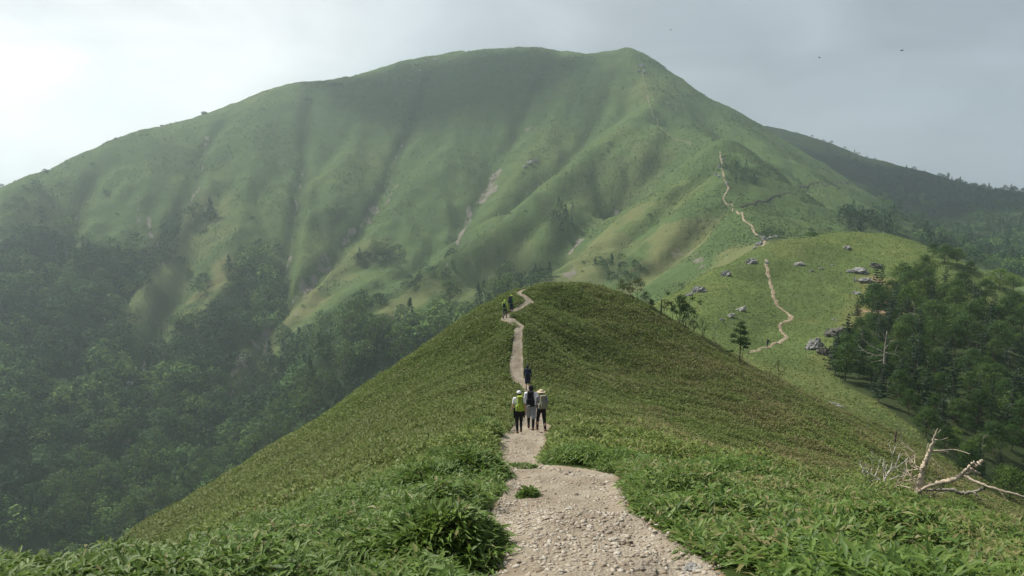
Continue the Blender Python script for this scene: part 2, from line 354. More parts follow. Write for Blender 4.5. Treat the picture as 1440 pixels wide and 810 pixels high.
# trail bed: slightly sunk, rough
bed = sstep(-0.15, 0.25, pm)
ZG += nearm * bed * (-0.10 + fbm(XG / 0.9, YG / 0.9, 4, 51, 0.55) * 0.11)
TG = ZG / RG
def H(x, y):
    x = np.asarray(x, float); y = np.asarray(y, float)
    r = np.maximum(np.hypot(x, y), 1.51); u = np.clip((np.arctan2(x, y) - U[0]) / DU, 0, len(U) - 1.001); w = np.clip((np.log(r) - WW[0]) / DW, 0, len(WW) - 1.001)
    i = u.astype(int); j = w.astype(int); f = u - i; g = w - j
    return (ZG[i, j] * (1 - f) + ZG[i + 1, j] * f) * (1 - g) + (ZG[i, j + 1] * (1 - f) + ZG[i + 1, j + 1] * f) * g
def at(px, py, rmin=0, rmax=1e9):
    """ground point seen at a pixel of the photograph"""
    a, t = ray(px, py); i = int(round((float(a) - U[0]) / DU)); i = min(max(i, 0), len(U) - 1)
    c = TG[i]; ok = np.nonzero((c >= t) & (RG[i] >= rmin) & (RG[i] <= rmax))[0]
    if len(ok) == 0:
        ok = np.nonzero((RG[i] >= rmin) & (RG[i] <= rmax))[0]; j = ok[np.argmax(c[ok])]
    else: j = ok[0]
    r = math.exp(WW[j]); x = r * math.sin(float(a)); y = r * math.cos(float(a))
    return Vector((x, y, float(H(x, y))))
def standing(px, py, r):
    """point on the ground in a pixel's direction at a known distance"""
    a, t = ray(px, py); x = r * math.sin(float(a)); y = r * math.cos(float(a)); return Vector((x, y, float(H(x, y))))
VIS = np.maximum.accumulate(np.c_[np.full(len(U), -9.0), TG[:, :-1]], axis=1)   # slope already hidden by nearer ground
def visible(x, y, z, slack=0.0):
    r = np.hypot(x, y); i = np.clip(((np.arctan2(x, y) - U[0]) / DU).round().astype(int), 0, len(U) - 1); j = np.clip(((np.log(r) - WW[0]) / DW).astype(int), 0, len(WW) - 1)
    return (z / r + slack >= VIS[i, j]) & (np.abs(np.arctan2(x, y)) < 0.72)

# ---------------------------------------------------------------- materials
def mat(name):
    m = bpy.data.materials.new(name); m.use_nodes = True
    N, L = nodes_of(m.node_tree); o = N('ShaderNodeOutputMaterial'); return m, N, L, o
def ramp(N, L, src, stops):
    c = N('ShaderNodeValToRGB'); L(src, c.inputs[0]); el = c.color_ramp.elements
    el[0].position, el[0].color = stops[0][0], (*stops[0][1], 1); el[1].position, el[1].color = stops[-1][0], (*stops[-1][1], 1)
    for p, q in stops[1:-1]: n = el.new(p); n.color = (*q, 1)
    return c.outputs[0]
def noise_n(N, L, vec, scale, detail=4, rough=0.55, dist=0.0):
    n = N('ShaderNodeTexNoise'); n.inputs['Scale'].default_value = scale; n.inputs['Detail'].default_value = detail
    n.inputs['Roughness'].default_value = rough; n.inputs['Distortion'].default_value = dist
    L(vec, n.inputs['Vector']); return n.outputs[0]
def mixc(N, L, fac, a, b, blend='MIX'):
    m = N('ShaderNodeMix'); m.data_type = 'RGBA'; m.blend_type = blend
    for s, v in ((0, fac), (6, a), (7, b)):
        if hasattr(v, 'is_output') or isinstance(v, bpy.types.NodeSocket): L(v, m.inputs[s])
        else: m.inputs[s].default_value = v if s == 0 else (*v, 1)
    return m.outputs[2]
def mathn(N, L, op, a, b=0.5, clamp=False):
    m = N('ShaderNodeMath', operation=op); m.use_clamp = clamp
    for s, v in ((0, a), (1, b)):
        if isinstance(v, bpy.types.NodeSocket): L(v, m.inputs[s])
        else: m.inputs[s].default_value = v
    return m.outputs[0]
def attr(N, name):
    a = N('ShaderNodeAttribute'); a.attribute_name = name; return a.outputs['Fac']
def bumped(N, L, h, strength, dist):
    b = N('ShaderNodeBump'); b.inputs['Strength'].default_value = strength; b.inputs['Distance'].default_value = dist; L(h, b.inputs['Height']); return b.outputs[0]
def prin(N, L, o, col, rough=0.9, spec=0.2, nrm=None):
    p = N('ShaderNodeBsdfPrincipled'); p.inputs['Roughness'].default_value = rough; p.inputs['Specular IOR Level'].default_value = spec
    if isinstance(col, bpy.types.NodeSocket): L(col, p.inputs['Base Color'])
    else: p.inputs['Base Color'].default_value = (*col, 1)
    if nrm is not None: L(nrm, p.inputs['Normal'])
    L(p.outputs[0], o.inputs[0]); return p
def obj_coord(N, L, scale=None):
    t = N('ShaderNodeTexCoord')
    if scale is None: return t.outputs['Object']
    m = N('ShaderNodeMapping'); m.inputs['Scale'].default_value = scale; L(t.outputs['Object'], m.inputs[0]); return m.outputs[0]

def ground_mat(name, grass, tan, soilc, forestc, s, bstr, bdist):
    m, N, L, o = mat(name); v = obj_coord(N, L)
    n1 = noise_n(N, L, v, s, 5, 0.6); n2 = noise_n(N, L, v, s * 9, 5, 0.65); n3 = noise_n(N, L, v, s * 60, 4, 0.7)
    c = ramp(N, L, n1, [(0.3, tuple(a * 0.78 for a in grass)), (0.5, grass), (0.62, tuple(a * b for a, b in zip(grass, (1.25, 1.12, 1.0)))), (0.75, tan)])
    c = mixc(N, L, mathn(N, L, 'MULTIPLY', ramp(N, L, n2, [(0.42, (0, 0, 0)), (0.62, (1, 1, 1))]), 0.6), c, tuple(a * 0.62 for a in grass))
    c = mixc(N, L, mathn(N, L, 'MULTIPLY', ramp(N, L, n3, [(0.38, (0, 0, 0)), (0.62, (1, 1, 1))]), 0.6), c, tuple(a * 0.55 for a in grass))
    c = mixc(N, L, attr(N, 'dry'), c, tan)
    c = mixc(N, L, attr(N, 'forest'), c, forestc)
    sc = mixc(N, L, n3, tuple(a * 0.7 for a in soilc), tuple(min(1, a * 1.35) for a in soilc))
    sf = mathn(N, L, 'ADD', attr(N, 'soil'), mathn(N, L, 'MULTIPLY', mathn(N, L, 'SUBTRACT', n2, 0.5), 1.6))
    c = mixc(N, L, ramp(N, L, sf, [(0.42, (0, 0, 0)), (0.62, (1, 1, 1))]), c, sc)
    h = mathn(N, L, 'ADD', n2, mathn(N, L, 'MULTIPLY', n3, 0.35))
    prin(N, L, o, c, 1.0, 0.05, bumped(N, L, h, bstr, bdist)); return m

def leaf_mat(name, cols, dry=None, trans=0.35, rough=0.45, spec=0.35, ntint=0.0, nscale=0.1, tint=None, objrand=False):
    """many small leaves: colour differs from leaf to leaf and in drifts over the ground"""
    m, N, L, o = mat(name); g = N('ShaderNodeNewGeometry')
    c = ramp(N, L, g.outputs['Random Per Island'], [(i / (len(cols) - 1) * 0.9 + 0.05, q) for i, q in enumerate(cols)])
    if dry is not None: c = mixc(N, L, attr(N, 'dry'), c, dry)
    if ntint:
        n = noise_n(N, L, g.outputs['Position'], nscale, 4, 0.6)
        c = mixc(N, L, mathn(N, L, 'MULTIPLY', ramp(N, L, n, [(0.35, (0, 0, 0)), (0.65, (1, 1, 1))]), ntint), c, tint)
    if objrand:
        oi = N('ShaderNodeObjectInfo'); hs = N('ShaderNodeHueSaturation')
        L(mathn(N, L, 'MULTIPLY_ADD', oi.outputs['Random'], 0.05), hs.inputs['Hue']); hs.inputs['Hue'].default_value = 0.5
        mm = N('ShaderNodeMath', operation='MULTIPLY_ADD'); mm.inputs[1].default_value = 0.9; mm.inputs[2].default_value = 0.55; L(oi.outputs['Random'], mm.inputs[0]); L(mm.outputs[0], hs.inputs['Value'])
        h2 = N('ShaderNodeMath', operation='MULTIPLY_ADD'); h2.inputs[1].default_value = -0.05; h2.inputs[2].default_value = 0.525; L(oi.outputs['Random'], h2.inputs[0]); L(h2.outputs[0], hs.inputs['Hue'])
        L(c, hs.inputs['Color']); c = hs.outputs[0]
    p = N('ShaderNodeBsdfPrincipled'); p.inputs['Roughness'].default_value = rough; p.inputs['Specular IOR Level'].default_value = spec
    L(c, p.inputs['Base Color'])
    t = N('ShaderNodeBsdfTranslucent'); tc_ = mixc(N, L, 0.5, c, (0.16, 0.26, 0.03)); L(tc_, t.inputs[0])
    x = N('ShaderNodeMixShader'); x.inputs[0].default_value = trans; L(p.outputs[0], x.inputs[1]); L(t.outputs[0], x.inputs[2]); L(x.outputs[0], o.inputs[0])
    return m
def plain_mat(name, col, rough=0.8, spec=0.3, var=0.3, s=6.0, b=0.0):
    m, N, L, o = mat(name); v = obj_coord(N, L); n = noise_n(N, L, v, s, 5, 0.6)
    c = ramp(N, L, n, [(0.3, tuple(a * (1 - var) for a in col)), (0.7, tuple(min(1, a * (1 + var)) for a in col))])
    prin(N, L, o, c, rough, spec, bumped(N, L, n, b, 0.05) if b else None); return m

M = {}
M['near_ground'] = ground_mat('hillside_grass', (0.05, 0.075, 0.02), (0.10, 0.09, 0.035), (0.26, 0.19, 0.12), (0.03, 0.035, 0.015), 0.12, 0.6, 0.12)
M['knoll'] = ground_mat('knoll_grass', (0.108, 0.150, 0.050), (0.17, 0.16, 0.06), (0.28, 0.20, 0.13), (0.034, 0.048, 0.020), 0.035, 0.7, 0.35)
M['mountain'] = ground_mat('mountain_grass', (0.088, 0.134, 0.048), (0.18, 0.17, 0.075), (0.17, 0.152, 0.128), (0.018, 0.03, 0.012), 0.010, 0.8, 1.6)
M['far_ridge'] = ground_mat('far_ridge_cover', (0.034, 0.052, 0.022), (0.09, 0.09, 0.04), (0.30, 0.27, 0.22), (0.018, 0.028, 0.013), 0.012, 0.8, 2.0)
M['sasa_near'] = leaf_mat('bamboo_leaf', [(0.045, 0.090, 0.018), (0.085, 0.160, 0.030), (0.13, 0.22, 0.042), (0.18, 0.255, 0.06)], dry=(0.30, 0.25, 0.12), trans=0.35, rough=0.5, spec=0.25, ntint=0.45, nscale=0.5, tint=(0.12, 0.175, 0.036))
M['sasa_hill'] = leaf_mat('hillside_bamboo_leaf', [(0.082, 0.122, 0.026), (0.12, 0.175, 0.036), (0.165, 0.22, 0.046), (0.205, 0.24, 0.066)], dry=(0.24, 0.185, 0.09), trans=0.25, rough=0.55, spec=0.2, ntint=0.6, nscale=0.07, tint=(0.105, 0.115, 0.036))
M['tussock'] = leaf_mat('meadow_blade', [(0.070, 0.112, 0.032), (0.100, 0.154, 0.044), (0.132, 0.185, 0.055), (0.175, 0.215, 0.078)], dry=(0.25, 0.20, 0.10), trans=0.2, rough=0.8, spec=0.1, ntint=0.3, nscale=0.03, tint=(0.12, 0.14, 0.04))
M['tree_leaf'] = leaf_mat('tree_leaf', [(0.020, 0.050, 0.014), (0.038, 0.085, 0.020), (0.062, 0.120, 0.028)], trans=0.35, rough=0.6, spec=0.2, objrand=True)
M['bright_leaf'] = leaf_mat('bright_tree_leaf', [(0.04, 0.09, 0.018), (0.07, 0.135, 0.025), (0.10, 0.17, 0.035)], trans=0.35, rough=0.6, spec=0.2, objrand=True)
M['needle'] = leaf_mat('fir_needle', [(0.010, 0.028, 0.012), (0.018, 0.044, 0.018), (0.028, 0.058, 0.022)], trans=0.12, rough=0.6, spec=0.2, objrand=True)
M['brown_leaf'] = leaf_mat('brownish_leaf', [(0.05, 0.05, 0.02), (0.08, 0.08, 0.03), (0.06, 0.085, 0.025)], trans=0.25, rough=0.7, spec=0.1)
# forest mass: tint carried by each tree
m, N, L, o = mat('forest_leaf'); g = N('ShaderNodeNewGeometry')
c = ramp(N, L, attr(N, 'tint'), [(0.0, (0.012, 0.034, 0.014)), (0.35, (0.032, 0.078, 0.024)), (0.65, (0.075, 0.145, 0.034)), (1.0, (0.14, 0.22, 0.05))])
c = mixc(N, L, mathn(N, L, 'MULTIPLY', g.outputs['Random Per Island'], 0.45), c, (0.07, 0.12, 0.03))
p = prin(N, L, o, c, 0.8, 0.1); M['forest'] = m
M['bark'] = plain_mat('bark', (0.10, 0.075, 0.055), 0.9, 0.1, 0.4, 5, 0.5)
M['grey_bark'] = plain_mat('weathered_bark', (0.26, 0.235, 0.20), 0.9, 0.1, 0.35, 4, 0.5)
M['dead_wood'] = plain_mat('bleached_wood', (0.46, 0.38, 0.29), 0.85, 0.15, 0.35, 7, 0.6)
M['white_wood'] = plain_mat('white_driftwood', (0.58, 0.54, 0.49), 0.85, 0.15, 0.25, 7, 0.4)
# rock: grey with darker cracks and pale lichen
def rock_mat(name, a, b_, crack):
    m, N, L, o = mat(name); v = obj_coord(N, L); n = noise_n(N, L, v, 1.3, 8, 0.65, 0.6); n2 = noise_n(N, L, v, 9, 6, 0.7)
    vo = N('ShaderNodeTexVoronoi'); vo.feature = 'DISTANCE_TO_EDGE'; vo.inputs['Scale'].default_value = 1.1; mpn = N('ShaderNodeMapping'); mpn.inputs['Scale'].default_value = (1, 1, 2.4); L(v, mpn.inputs[0]); L(mpn.outputs[0], vo.inputs['Vector'])
    c = ramp(N, L, n, [(0.32, b_), (0.52, a), (0.7, tuple(min(1, q * 1.35) for q in a))])
    c = mixc(N, L, mathn(N, L, 'MULTIPLY', n2, 0.6), c, tuple(q * 0.7 for q in a))
    c = mixc(N, L, ramp(N, L, vo.outputs[0], [(0.0, (1, 1, 1)), (0.05, (0, 0, 0))]), c, crack)
    h = mathn(N, L, 'ADD', n, mathn(N, L, 'MULTIPLY', n2, 0.3))
    prin(N, L, o, c, 0.9, 0.2, bumped(N, L, h, 0.9, 0.25)); return m
M['rock'] = rock_mat('grey_rock', (0.31, 0.305, 0.295), (0.13, 0.13, 0.125), (0.03, 0.03, 0.028))
M['pale_rock'] = rock_mat('pale_rock', (0.44, 0.43, 0.40), (0.22, 0.215, 0.20), (0.10, 0.10, 0.09))
M['mossy_rock'] = rock_mat('mossy_rock', (0.16, 0.155, 0.13), (0.035, 0.045, 0.022), (0.015, 0.015, 0.012))
# stony trail
m, N, L, o = mat('stony_trail'); v = obj_coord(N, L)
n1 = noise_n(N, L, v, 1.4, 5, 0.6); n2 = noise_n(N, L, v, 22, 6, 0.7); vo = N('ShaderNodeTexVoronoi'); vo.inputs['Scale'].default_value = 26; L(v, vo.inputs['Vector'])
c = ramp(N, L, n1, [(0.3, (0.22, 0.175, 0.125)), (0.5, (0.31, 0.265, 0.20)), (0.7, (0.40, 0.36, 0.285))])
c = mixc(N, L, mathn(N, L, 'MULTIPLY', n2, 0.5), c, (0.20, 0.155, 0.11)); prin(N, L, o, c, 0.95, 0.15, bumped(N, L, mathn(N, L, 'ADD', n2, vo.outputs['Distance']), 0.8, 0.03)); M['trail'] = m
m, N, L, o = mat('earth_trail'); v = obj_coord(N, L)
n1 = noise_n(N, L, v, 0.5, 5, 0.6); c = ramp(N, L, n1, [(0.3, (0.17, 0.13, 0.085)), (0.55, (0.28, 0.225, 0.155)), (0.72, (0.38, 0.335, 0.255))]); prin(N, L, o, c, 0.95, 0.1); M['earth'] = m
m, N, L, o = mat('stone'); g = N('ShaderNodeNewGeometry'); v = obj_coord(N, L)
c = ramp(N, L, g.outputs['Random Per Island'], [(0.0, (0.20, 0.155, 0.115)), (0.35, (0.34, 0.285, 0.22)), (0.7, (0.44, 0.39, 0.32)), (1.0, (0.48, 0.45, 0.39))])
c = mixc(N, L, mathn(N, L, 'MULTIPLY', noise_n(N, L, v, 30, 5, 0.7), 0.5), c, (0.22, 0.18, 0.13)); prin(N, L, o, c, 0.9, 0.2); M['stone'] = m

# ---------------------------------------------------------------- the ground, in one continuous polar sheet cut into hillside, knoll, mountain, far ridge
def hits(l, rmin=300): return [tuple(at(px, py, rmin)[:2]) for px, py in l]
soil = np.zeros(XG.shape); dry = np.zeros(XG.shape); forest = np.zeros(XG.shape)
jit = fbm(XG / 14, YG / 14, 4, 91) * 2
def paint(A_, l, wd, val=1.0, rmin=300, rmax=5000):
    pts = hits(l, rmin); xs = [q[0] for q in pts]; ys = [q[1] for q in pts]; pad = wd * 3
    m_ = (XG > min(xs) - pad) & (XG < max(xs) + pad) & (YG > min(ys) - pad) & (YG < max(ys) + pad) & (RG < rmax)
    if m_.any():
        d, _ = poly_dist(XG[m_], YG[m_], pts); A_[m_] = np.maximum(A_[m_], val * sstep(1.2, 0.3, d / wd + jit[m_] * 0.75))
for l, wd, vl in [([(548, 262), (535, 285), (520, 305), (508, 320)], 6, .62), ([(558, 262), (545, 285), (530, 300)], 3, .6), ([(498, 325), (487, 340), (470, 352)], 6, .62), ([(460, 368), (445, 385), (425, 412), (405, 440), (388, 455), (360, 490)], 7, .62), ([(445, 400), (415, 445)], 3, .7),
                  ([(698, 242), (692, 258), (684, 278)], 12, .68), ([(660, 295), (655, 322)], 5, .6), ([(650, 325), (643, 348)], 6, .68), ([(416, 282), (418, 302)], 4, .66), ([(411, 330), (408, 370)], 3, .55),
                  ([(291, 195), (286, 230), (279, 270)], 4, .58), ([(194, 280), (195, 312)], 3.5, .66), ([(209, 308), (212, 336)], 3, .66), ([(737, 184), (752, 188)], 9, .55), ([(790, 178), (778, 195)], 6, .55),
                  ([(818, 338), (802, 356)], 6, .8), ([(868, 300), (850, 312)], 4, .6), ([(880, 178), (868, 186)], 5, .5), ([(340, 500), (325, 530)], 6, .6), ([(480, 318), (474, 330)], 3, .5), ([(90, 545), (112, 570)], 8, .55), ([(180, 545), (186, 548)], 6, .6),
                  ([(806, 378), (800, 392)], 5, .6), ([(955, 360), (990, 375)], 6, .5)]:
    paint(soil, l, wd * .62, vl * .93)
for l, wd, vl in [([(330, 385), (290, 425)], 22, .6), ([(300, 300), (210, 395), (180, 435)], 26, .35), ([(440, 420), (370, 480), (320, 540)], 16, .6), ([(520, 350), (440, 420)], 18, .35), ([(540, 440), (600, 400)], 14, .4), ([(850, 330), (800, 390)], 26, .45), ([(960, 340), (900, 395)], 22, .55), ([(730, 360), (650, 410)], 18, .25),
                  ([(1070, 345), (1000, 385)], 14, .5), ([(900, 220), (820, 300)], 30, .2)]:
    paint(dry, l, wd, vl)
paint(dry, [(1225, 405), (1240, 440), (1215, 455)], 9, .9, 100, 320); paint(soil, [(1238, 400), (1245, 425)], 6, .55, 100, 320); paint(soil, [(1225, 438), (1248, 442)], 5, .55, 100, 320)
paint(dry, [(1100, 520), (1200, 560)], 22, .45, 95, 320); paint(dry, [(1340, 420), (1400, 430)], 14, .45, 100, 320); paint(dry, [(1000, 350), (1100, 345)], 8, .3, 200, 330)
POLY = {
 'valley': [(-260, 430), (0, 345), (60, 325), (115, 350), (160, 345), (222, 364), (258, 305), (285, 298), (252, 350), (203, 398), (174, 440), (188, 500), (235, 490), (285, 455), (318, 412), (345, 365), (405, 378), (408, 415), (382, 455), (327, 520), (308, 572), (352, 545), (400, 500), (450, 458), (505, 434), (522, 458), (600, 446), (690, 430), (740, 402), (740, 430), (180, 820), (-260, 820)],
 'patch1': [(503, 354), (548, 350), (566, 366), (545, 382), (505, 380)], 'patch2': [(590, 388), (625, 372), (650, 360), (640, 385), (600, 405), (560, 410)],
 'patch3': [(771, 296), (800, 298), (812, 328), (790, 336), (772, 325)], 'patch4': [(698, 378), (742, 362), (775, 378), (772, 402), (700, 408)], 'patch5': [(1188, 303), (1262, 303), (1268, 330), (1190, 324)],
 'right': [(1262, 262), (1340, 264), (1440, 276), (1660, 305), (1660, 480), (1440, 440), (1360, 385), (1300, 350), (1262, 332), (1292, 322), (1256, 292), (1215, 262)],
 'shoulder': [(1014, 222), (1040, 226), (1062, 240), (1078, 254), (1050, 262), (1020, 256)], 'pass': [(1050, 326), (1085, 322), (1112, 330), (1085, 342)],
 'patch6': [(835, 372), (880, 360), (925, 372), (900, 398), (845, 398)], 'patch7': [(440, 300), (470, 290), (500, 300), (470, 330), (430, 330)], 'skyl': [(1120, 184), (1210, 226), (1260, 238), (1330, 256), (1440, 272), (1440, 285), (1320, 268), (1200, 236)],
 'leftedge': [(0, 275), (60, 262), (80, 280), (100, 320), (40, 330), (0, 340)],
}
RIGHTWOOD = [(1222, 428), (1262, 408), (1300, 398), (1345, 425), (1400, 450), (1440, 462), (1660, 540), (1660, 790), (1440, 748), (1390, 700), (1330, 648), (1290, 606), (1235, 566), (1195, 548), (1165, 520), (1190, 492), (1225, 470)]
def inpoly(px, py, poly):
    c = np.zeros(px.shape, bool)
    for (x1, y1), (x2, y2) in zip(poly, poly[1:] + poly[:1]):
        if y1 == y2: continue
        c ^= ((y1 > py) != (y2 > py)) & (px < (x2 - x1) * (py - y1) / (y2 - y1) + x1)
    return c
for l_ in GULLY[:7]: paint(soil, l_[1:], 1.3, .52); paint(forest, l_, 7, .55)
for l_ in GULLY[7:]: paint(forest, l_, 5, .45)
PXG, PYG = project(XG, YG, ZG)
mm_ = (RG > 330)
for k, pl in POLY.items():
    f_ = inpoly(PXG + jit * 6, PYG + jit * 5, pl) & mm_
    if k == 'right': f_ &= (RG > 480)
    forest[f_] = {'valley': 0.85, 'right': 0.7}.get(k, 0.6)
forest[inpoly(PXG + jit * 5, PYG + jit * 5, RIGHTWOOD) & (RG > 85) & (RG < 300)] = 0.9
f2 = forest.copy(); k_ = 3
for _ in range(4):
    f2[1:-1, 1:-1] = (f2[1:-1, 1:-1] * 2 + f2[:-2, 1:-1] + f2[2:, 1:-1] + f2[1:-1, :-2] + f2[1:-1, 2:]) / 6
forest = f2
soil[(RG < 100)] = (sstep(-0.12, 0.1, pm) * 0.95)[RG < 100]
hr = (RG > 30) & (RG < 100)
dry[hr] = np.maximum(dry, 0.5 * sstep(0.0, 0.25, UU) + 0)[hr]
n, m_ = XG.shape
idx = np.arange(n * m_).reshape(n, m_)
VALL = np.stack([XG, YG, ZG], -1).reshape(-1, 3)
def sheet(name, j0, j1, material, i0=0, i1=None, extra=None):
    i1 = n - 1 if i1 is None else i1
    sub = idx[i0:i1 + 1, j0:j1 + 1]; a, b = sub.shape; vi = sub.ravel()
    loc = np.arange(a * b).reshape(a, b)
    q = np.stack([loc[:-1, :-1], loc[:-1, 1:], loc[1:, 1:], loc[1:, :-1]], -1).reshape(-1, 4)[:, ::-1]
    V = VALL[vi]
    at_ = {'soil': soil.ravel()[vi], 'dry': dry.ravel()[vi], 'forest': forest.ravel()[vi]}
    if extra is not None:
        ev, eq = extra; eq = eq + len(V); V = np.r_[V, ev]; q = np.r_[q, eq]
        for k in at_: at_[k] = np.r_[at_[k], np.zeros(len(ev))]
    o = fast_mesh(name, V, quads=q, mats=(material,), smooth=True, vattr=at_); tag(o, kind='structure'); return o
def jr(r): return int(round((math.log(r) - WW[0]) / DW))
j1, j2, j3 = jr(97), jr(325), jr(1060); iD = int(round((0.262 - U[0]) / DU))
# ground behind and beside the photographer, coarse
ba = np.linspace(AZM, 2 * math.pi - AZM, 90); bw = WW[::6][WW[::6] <= math.log(97)]
be = np.append(bw, math.log(97) + 0.0); ev = []
gR = fit(np.full(len(bw), AZM), bw); gL = fit(np.full(len(bw), -AZM), bw)
for a in ba:
    t = (a - AZM) / (2 * math.pi - 2 * AZM); gg = gR * (1 - t) + gL * t
    gg = gg + (0.25 + 0.0 * t) * np.sin(math.pi * t) * sstep(1, 12, np.exp(bw)); rr = np.exp(bw)
    ev.append(np.c_[np.sin(a) * rr, np.cos(a) * rr, gg * (rr + 3) - 1.65 - 0.02])
ev = np.array(ev); nb, mb = ev.shape[:2]; li = np.arange(nb * mb).reshape(nb, mb)
eq = np.stack([li[:-1, :-1], li[1:, :-1], li[1:, 1:], li[:-1, 1:]], -1).reshape(-1, 4)
# and the small disc underfoot
th = np.linspace(0, 2 * math.pi, 33)[:-1]; dv = np.array([[1.56 * math.sin(t), 1.56 * math.cos(t), -1.86 - 0.12 * math.cos(t)] for t in th]); dc = np.array([[0, 0, -1.80]])
k0 = nb * mb; dq = np.array([[k0 + i, k0 + (i + 1) % 32, k0 + 32, k0 + 32] for i in range(0, 32)])
dq = np.array([[k0 + 32, k0 + (2 * i + 2) % 32, k0 + 2 * i + 1, k0 + 2 * i] for i in range(16)])
sheet('hillside', 0, j1, M['near_ground'], extra=(np.r_[ev.reshape(-1, 3), dv, dc], np.r_[eq, dq]))
sheet('grassy_knoll', j1, j2, M['knoll'])
sheet('mountain', j2, j3, M['mountain'])
sheet('mountain_back', j3, m_ - 1, M['mountain'], 0, iD)
sheet('far_ridge', j3, m_ - 1, M['far_ridge'], iD, n - 1)

# ---------------------------------------------------------------- trails
def draped_ribbon(name, pts, cross=9, lift=0.0, material=None, rag=0.12, seed=0):
    """pts (x, y, half width) along the trail; hugs the ground, ragged edges"""
    V = []; nn = len(pts)
    d = np.gradient(pts[:, :2], axis=0); d /= np.linalg.norm(d, axis=1)[:, None] + 1e-9
    nx, ny = d[:, 1], -d[:, 0]
    for s_ in np.linspace(-1, 1, cross):
        wv = pts[:, 2] * (1 + rag * 2 * vnoise(np.arange(nn) * 0.9 + 50 * (s_ > 0), np.full(nn, seed + 0.5), seed + 3))
        x = pts[:, 0] + nx * s_ * wv; y = pts[:, 1] + ny * s_ * wv
        V.append(np.c_[x, y, H(x, y) + lift * (1.0 if abs(s_) < 0.99 else 0.1)])
    V = np.array(V).transpose(1, 0, 2); li = np.arange(nn * cross).reshape(nn, cross)
    q = np.stack([li[:-1, :-1], li[1:, :-1], li[1:, 1:], li[:-1, 1:]], -1).reshape(-1, 4)[:, ::-1]
    return fast_mesh(name, V.reshape(-1, 3), quads=q, mats=(material,), smooth=True)
near_pts = resample(PATH, 900)
near_pts = near_pts[np.hypot(near_pts[:, 0], near_pts[:, 1]) > 2.2]
o = draped_ribbon('trail', near_pts, 41, 0.03, M['trail'], 0.05); tag(o, kind='structure')
def far_trail(name, pix, w0, lift, rmin=0, rmax=1e9, material=None, step=6.0):
    pix = [pix[0]] + [p for p in pix[1:]]
    fine = []
    for a, b in zip(pix[:-1], pix[1:]):
        k = max(1, int(math.hypot(a[0] - b[0], a[1] - b[1]) / step))
        fine += [(a[0] + (b[0] - a[0]) * t / k, a[1] + (b[1] - a[1]) * t / k) for t in range(k)]
    fine.append(pix[-1])
    p3 = np.array([list(at(px, py, rmin, rmax)[:2]) + [w0 * (0.8 + 0.5 * random.random())] for px, py in fine])
    p3 = resample(p3, len(p3) * 4); p3[:, :2] += np.c_[vnoise(np.arange(len(p3)) * .45, np.full(len(p3), .5), 8), vnoise(np.arange(len(p3)) * .45, np.full(len(p3), 9.5), 9)] * w0 * 1.6
    o = draped_ribbon(name, p3, 5, lift, material or M['earth'], 0.65, 5); tag(o, kind='structure'); return o
far_trail('trail', [(1052, 497), (1075, 490), (1100, 482), (1106, 475), (1100, 468), (1098, 459), (1112, 450), (1108, 442), (1098, 436), (1090, 425), (1086, 410), (1083, 395), (1079, 380), (1076, 366)], 0.42, 0.08, 110, 300)
M['dimtrail'] = plain_mat('worn_grass_line', (0.17, 0.16, 0.10), 0.95, 0.1)
far_trail('trail', [(1072, 348), (1075, 338), (1064, 330), (1058, 320), (1046, 311), (1043, 301), (1030, 293), (1020, 286), (1018, 278), (1024, 268), (1020, 255), (1016, 240), (1014, 228), (1012, 218)], 0.5, 0.22, 330, 720)
far_trail('trail', [(972, 204), (950, 197), (940, 190), (930, 180), (920, 166), (914, 150), (908, 125), (903, 105)], 0.4, 0.25, 640, 1000, M['dimtrail'])
M['cutpath'] = plain_mat('narrow_contour_path', (0.05, 0.055, 0.03), 0.95, 0.1)
far_trail('contour_path', [(1040, 293), (1055, 288), (1072, 285), (1088, 278), (1102, 273), (1116, 274)], 0.95, 0.5, 400, 760, M['cutpath'])
far_trail('contour_path', [(1122, 266), (1145, 263), (1165, 262), (1195, 257)], 1.1, 0.5, 600, 960, M['cutpath'])

# ---------------------------------------------------------------- leaves over the ground
def rand(n, a=0.0, b=1.0): return rng.random(n) * (b - a) + a
def leaf_geo(P0, az, pitch, ln, wd, droop=0.3, fold=0.25, two=True):
    """lanceolate leaves; P0 (n,3) base points"""
    n = len(P0); dx, dy = np.sin(az), np.cos(az); cp_, sp_ = np.cos(pitch), np.sin(pitch)
    D = np.c_[dx * cp_, dy * cp_, sp_]; Sd = np.c_[dy, -dx, np.zeros(n)]; Up = np.cross(Sd, D)
    roll = rand(n, -0.5, 0.5)[:, None]; Sd = Sd * np.cos(roll) + Up * np.sin(roll)
    Mp = P0 + D * (ln * 0.45)[:, None]; T = P0 + D * ln[:, None]; T[:, 2] -= ln * droop * rand(n, 0.4, 1.3)
    Lp = Mp + Sd * (wd / 2)[:, None]; Rp = Mp - Sd * (wd / 2)[:, None]
    if two:
        Mm = Mp.copy(); Mm[:, 2] -= wd * fold
        V = np.stack([P0, Lp, T, Rp, Mm], 1).reshape(-1, 3); b = np.arange(n)[:, None] * 5
        q = np.concatenate([b + [0, 4, 2, 1], b + [0, 3, 2, 4]], 1).reshape(-1, 4)
    else:
        V = np.stack([P0, Lp, T, Rp], 1).reshape(-1, 3); b = np.arange(n)[:, None] * 4; q = b + [0, 3, 2, 1]
    return V, q
def ring(r0, r1, per_m2, amax=0.665):
    n = int((amax) * (r1 * r1 - r0 * r0) * per_m2)
    r = np.sqrt(rand(n, r0 * r0, r1 * r1)); a = rand(n, -amax, amax); return r * np.sin(a), r * np.cos(a), r
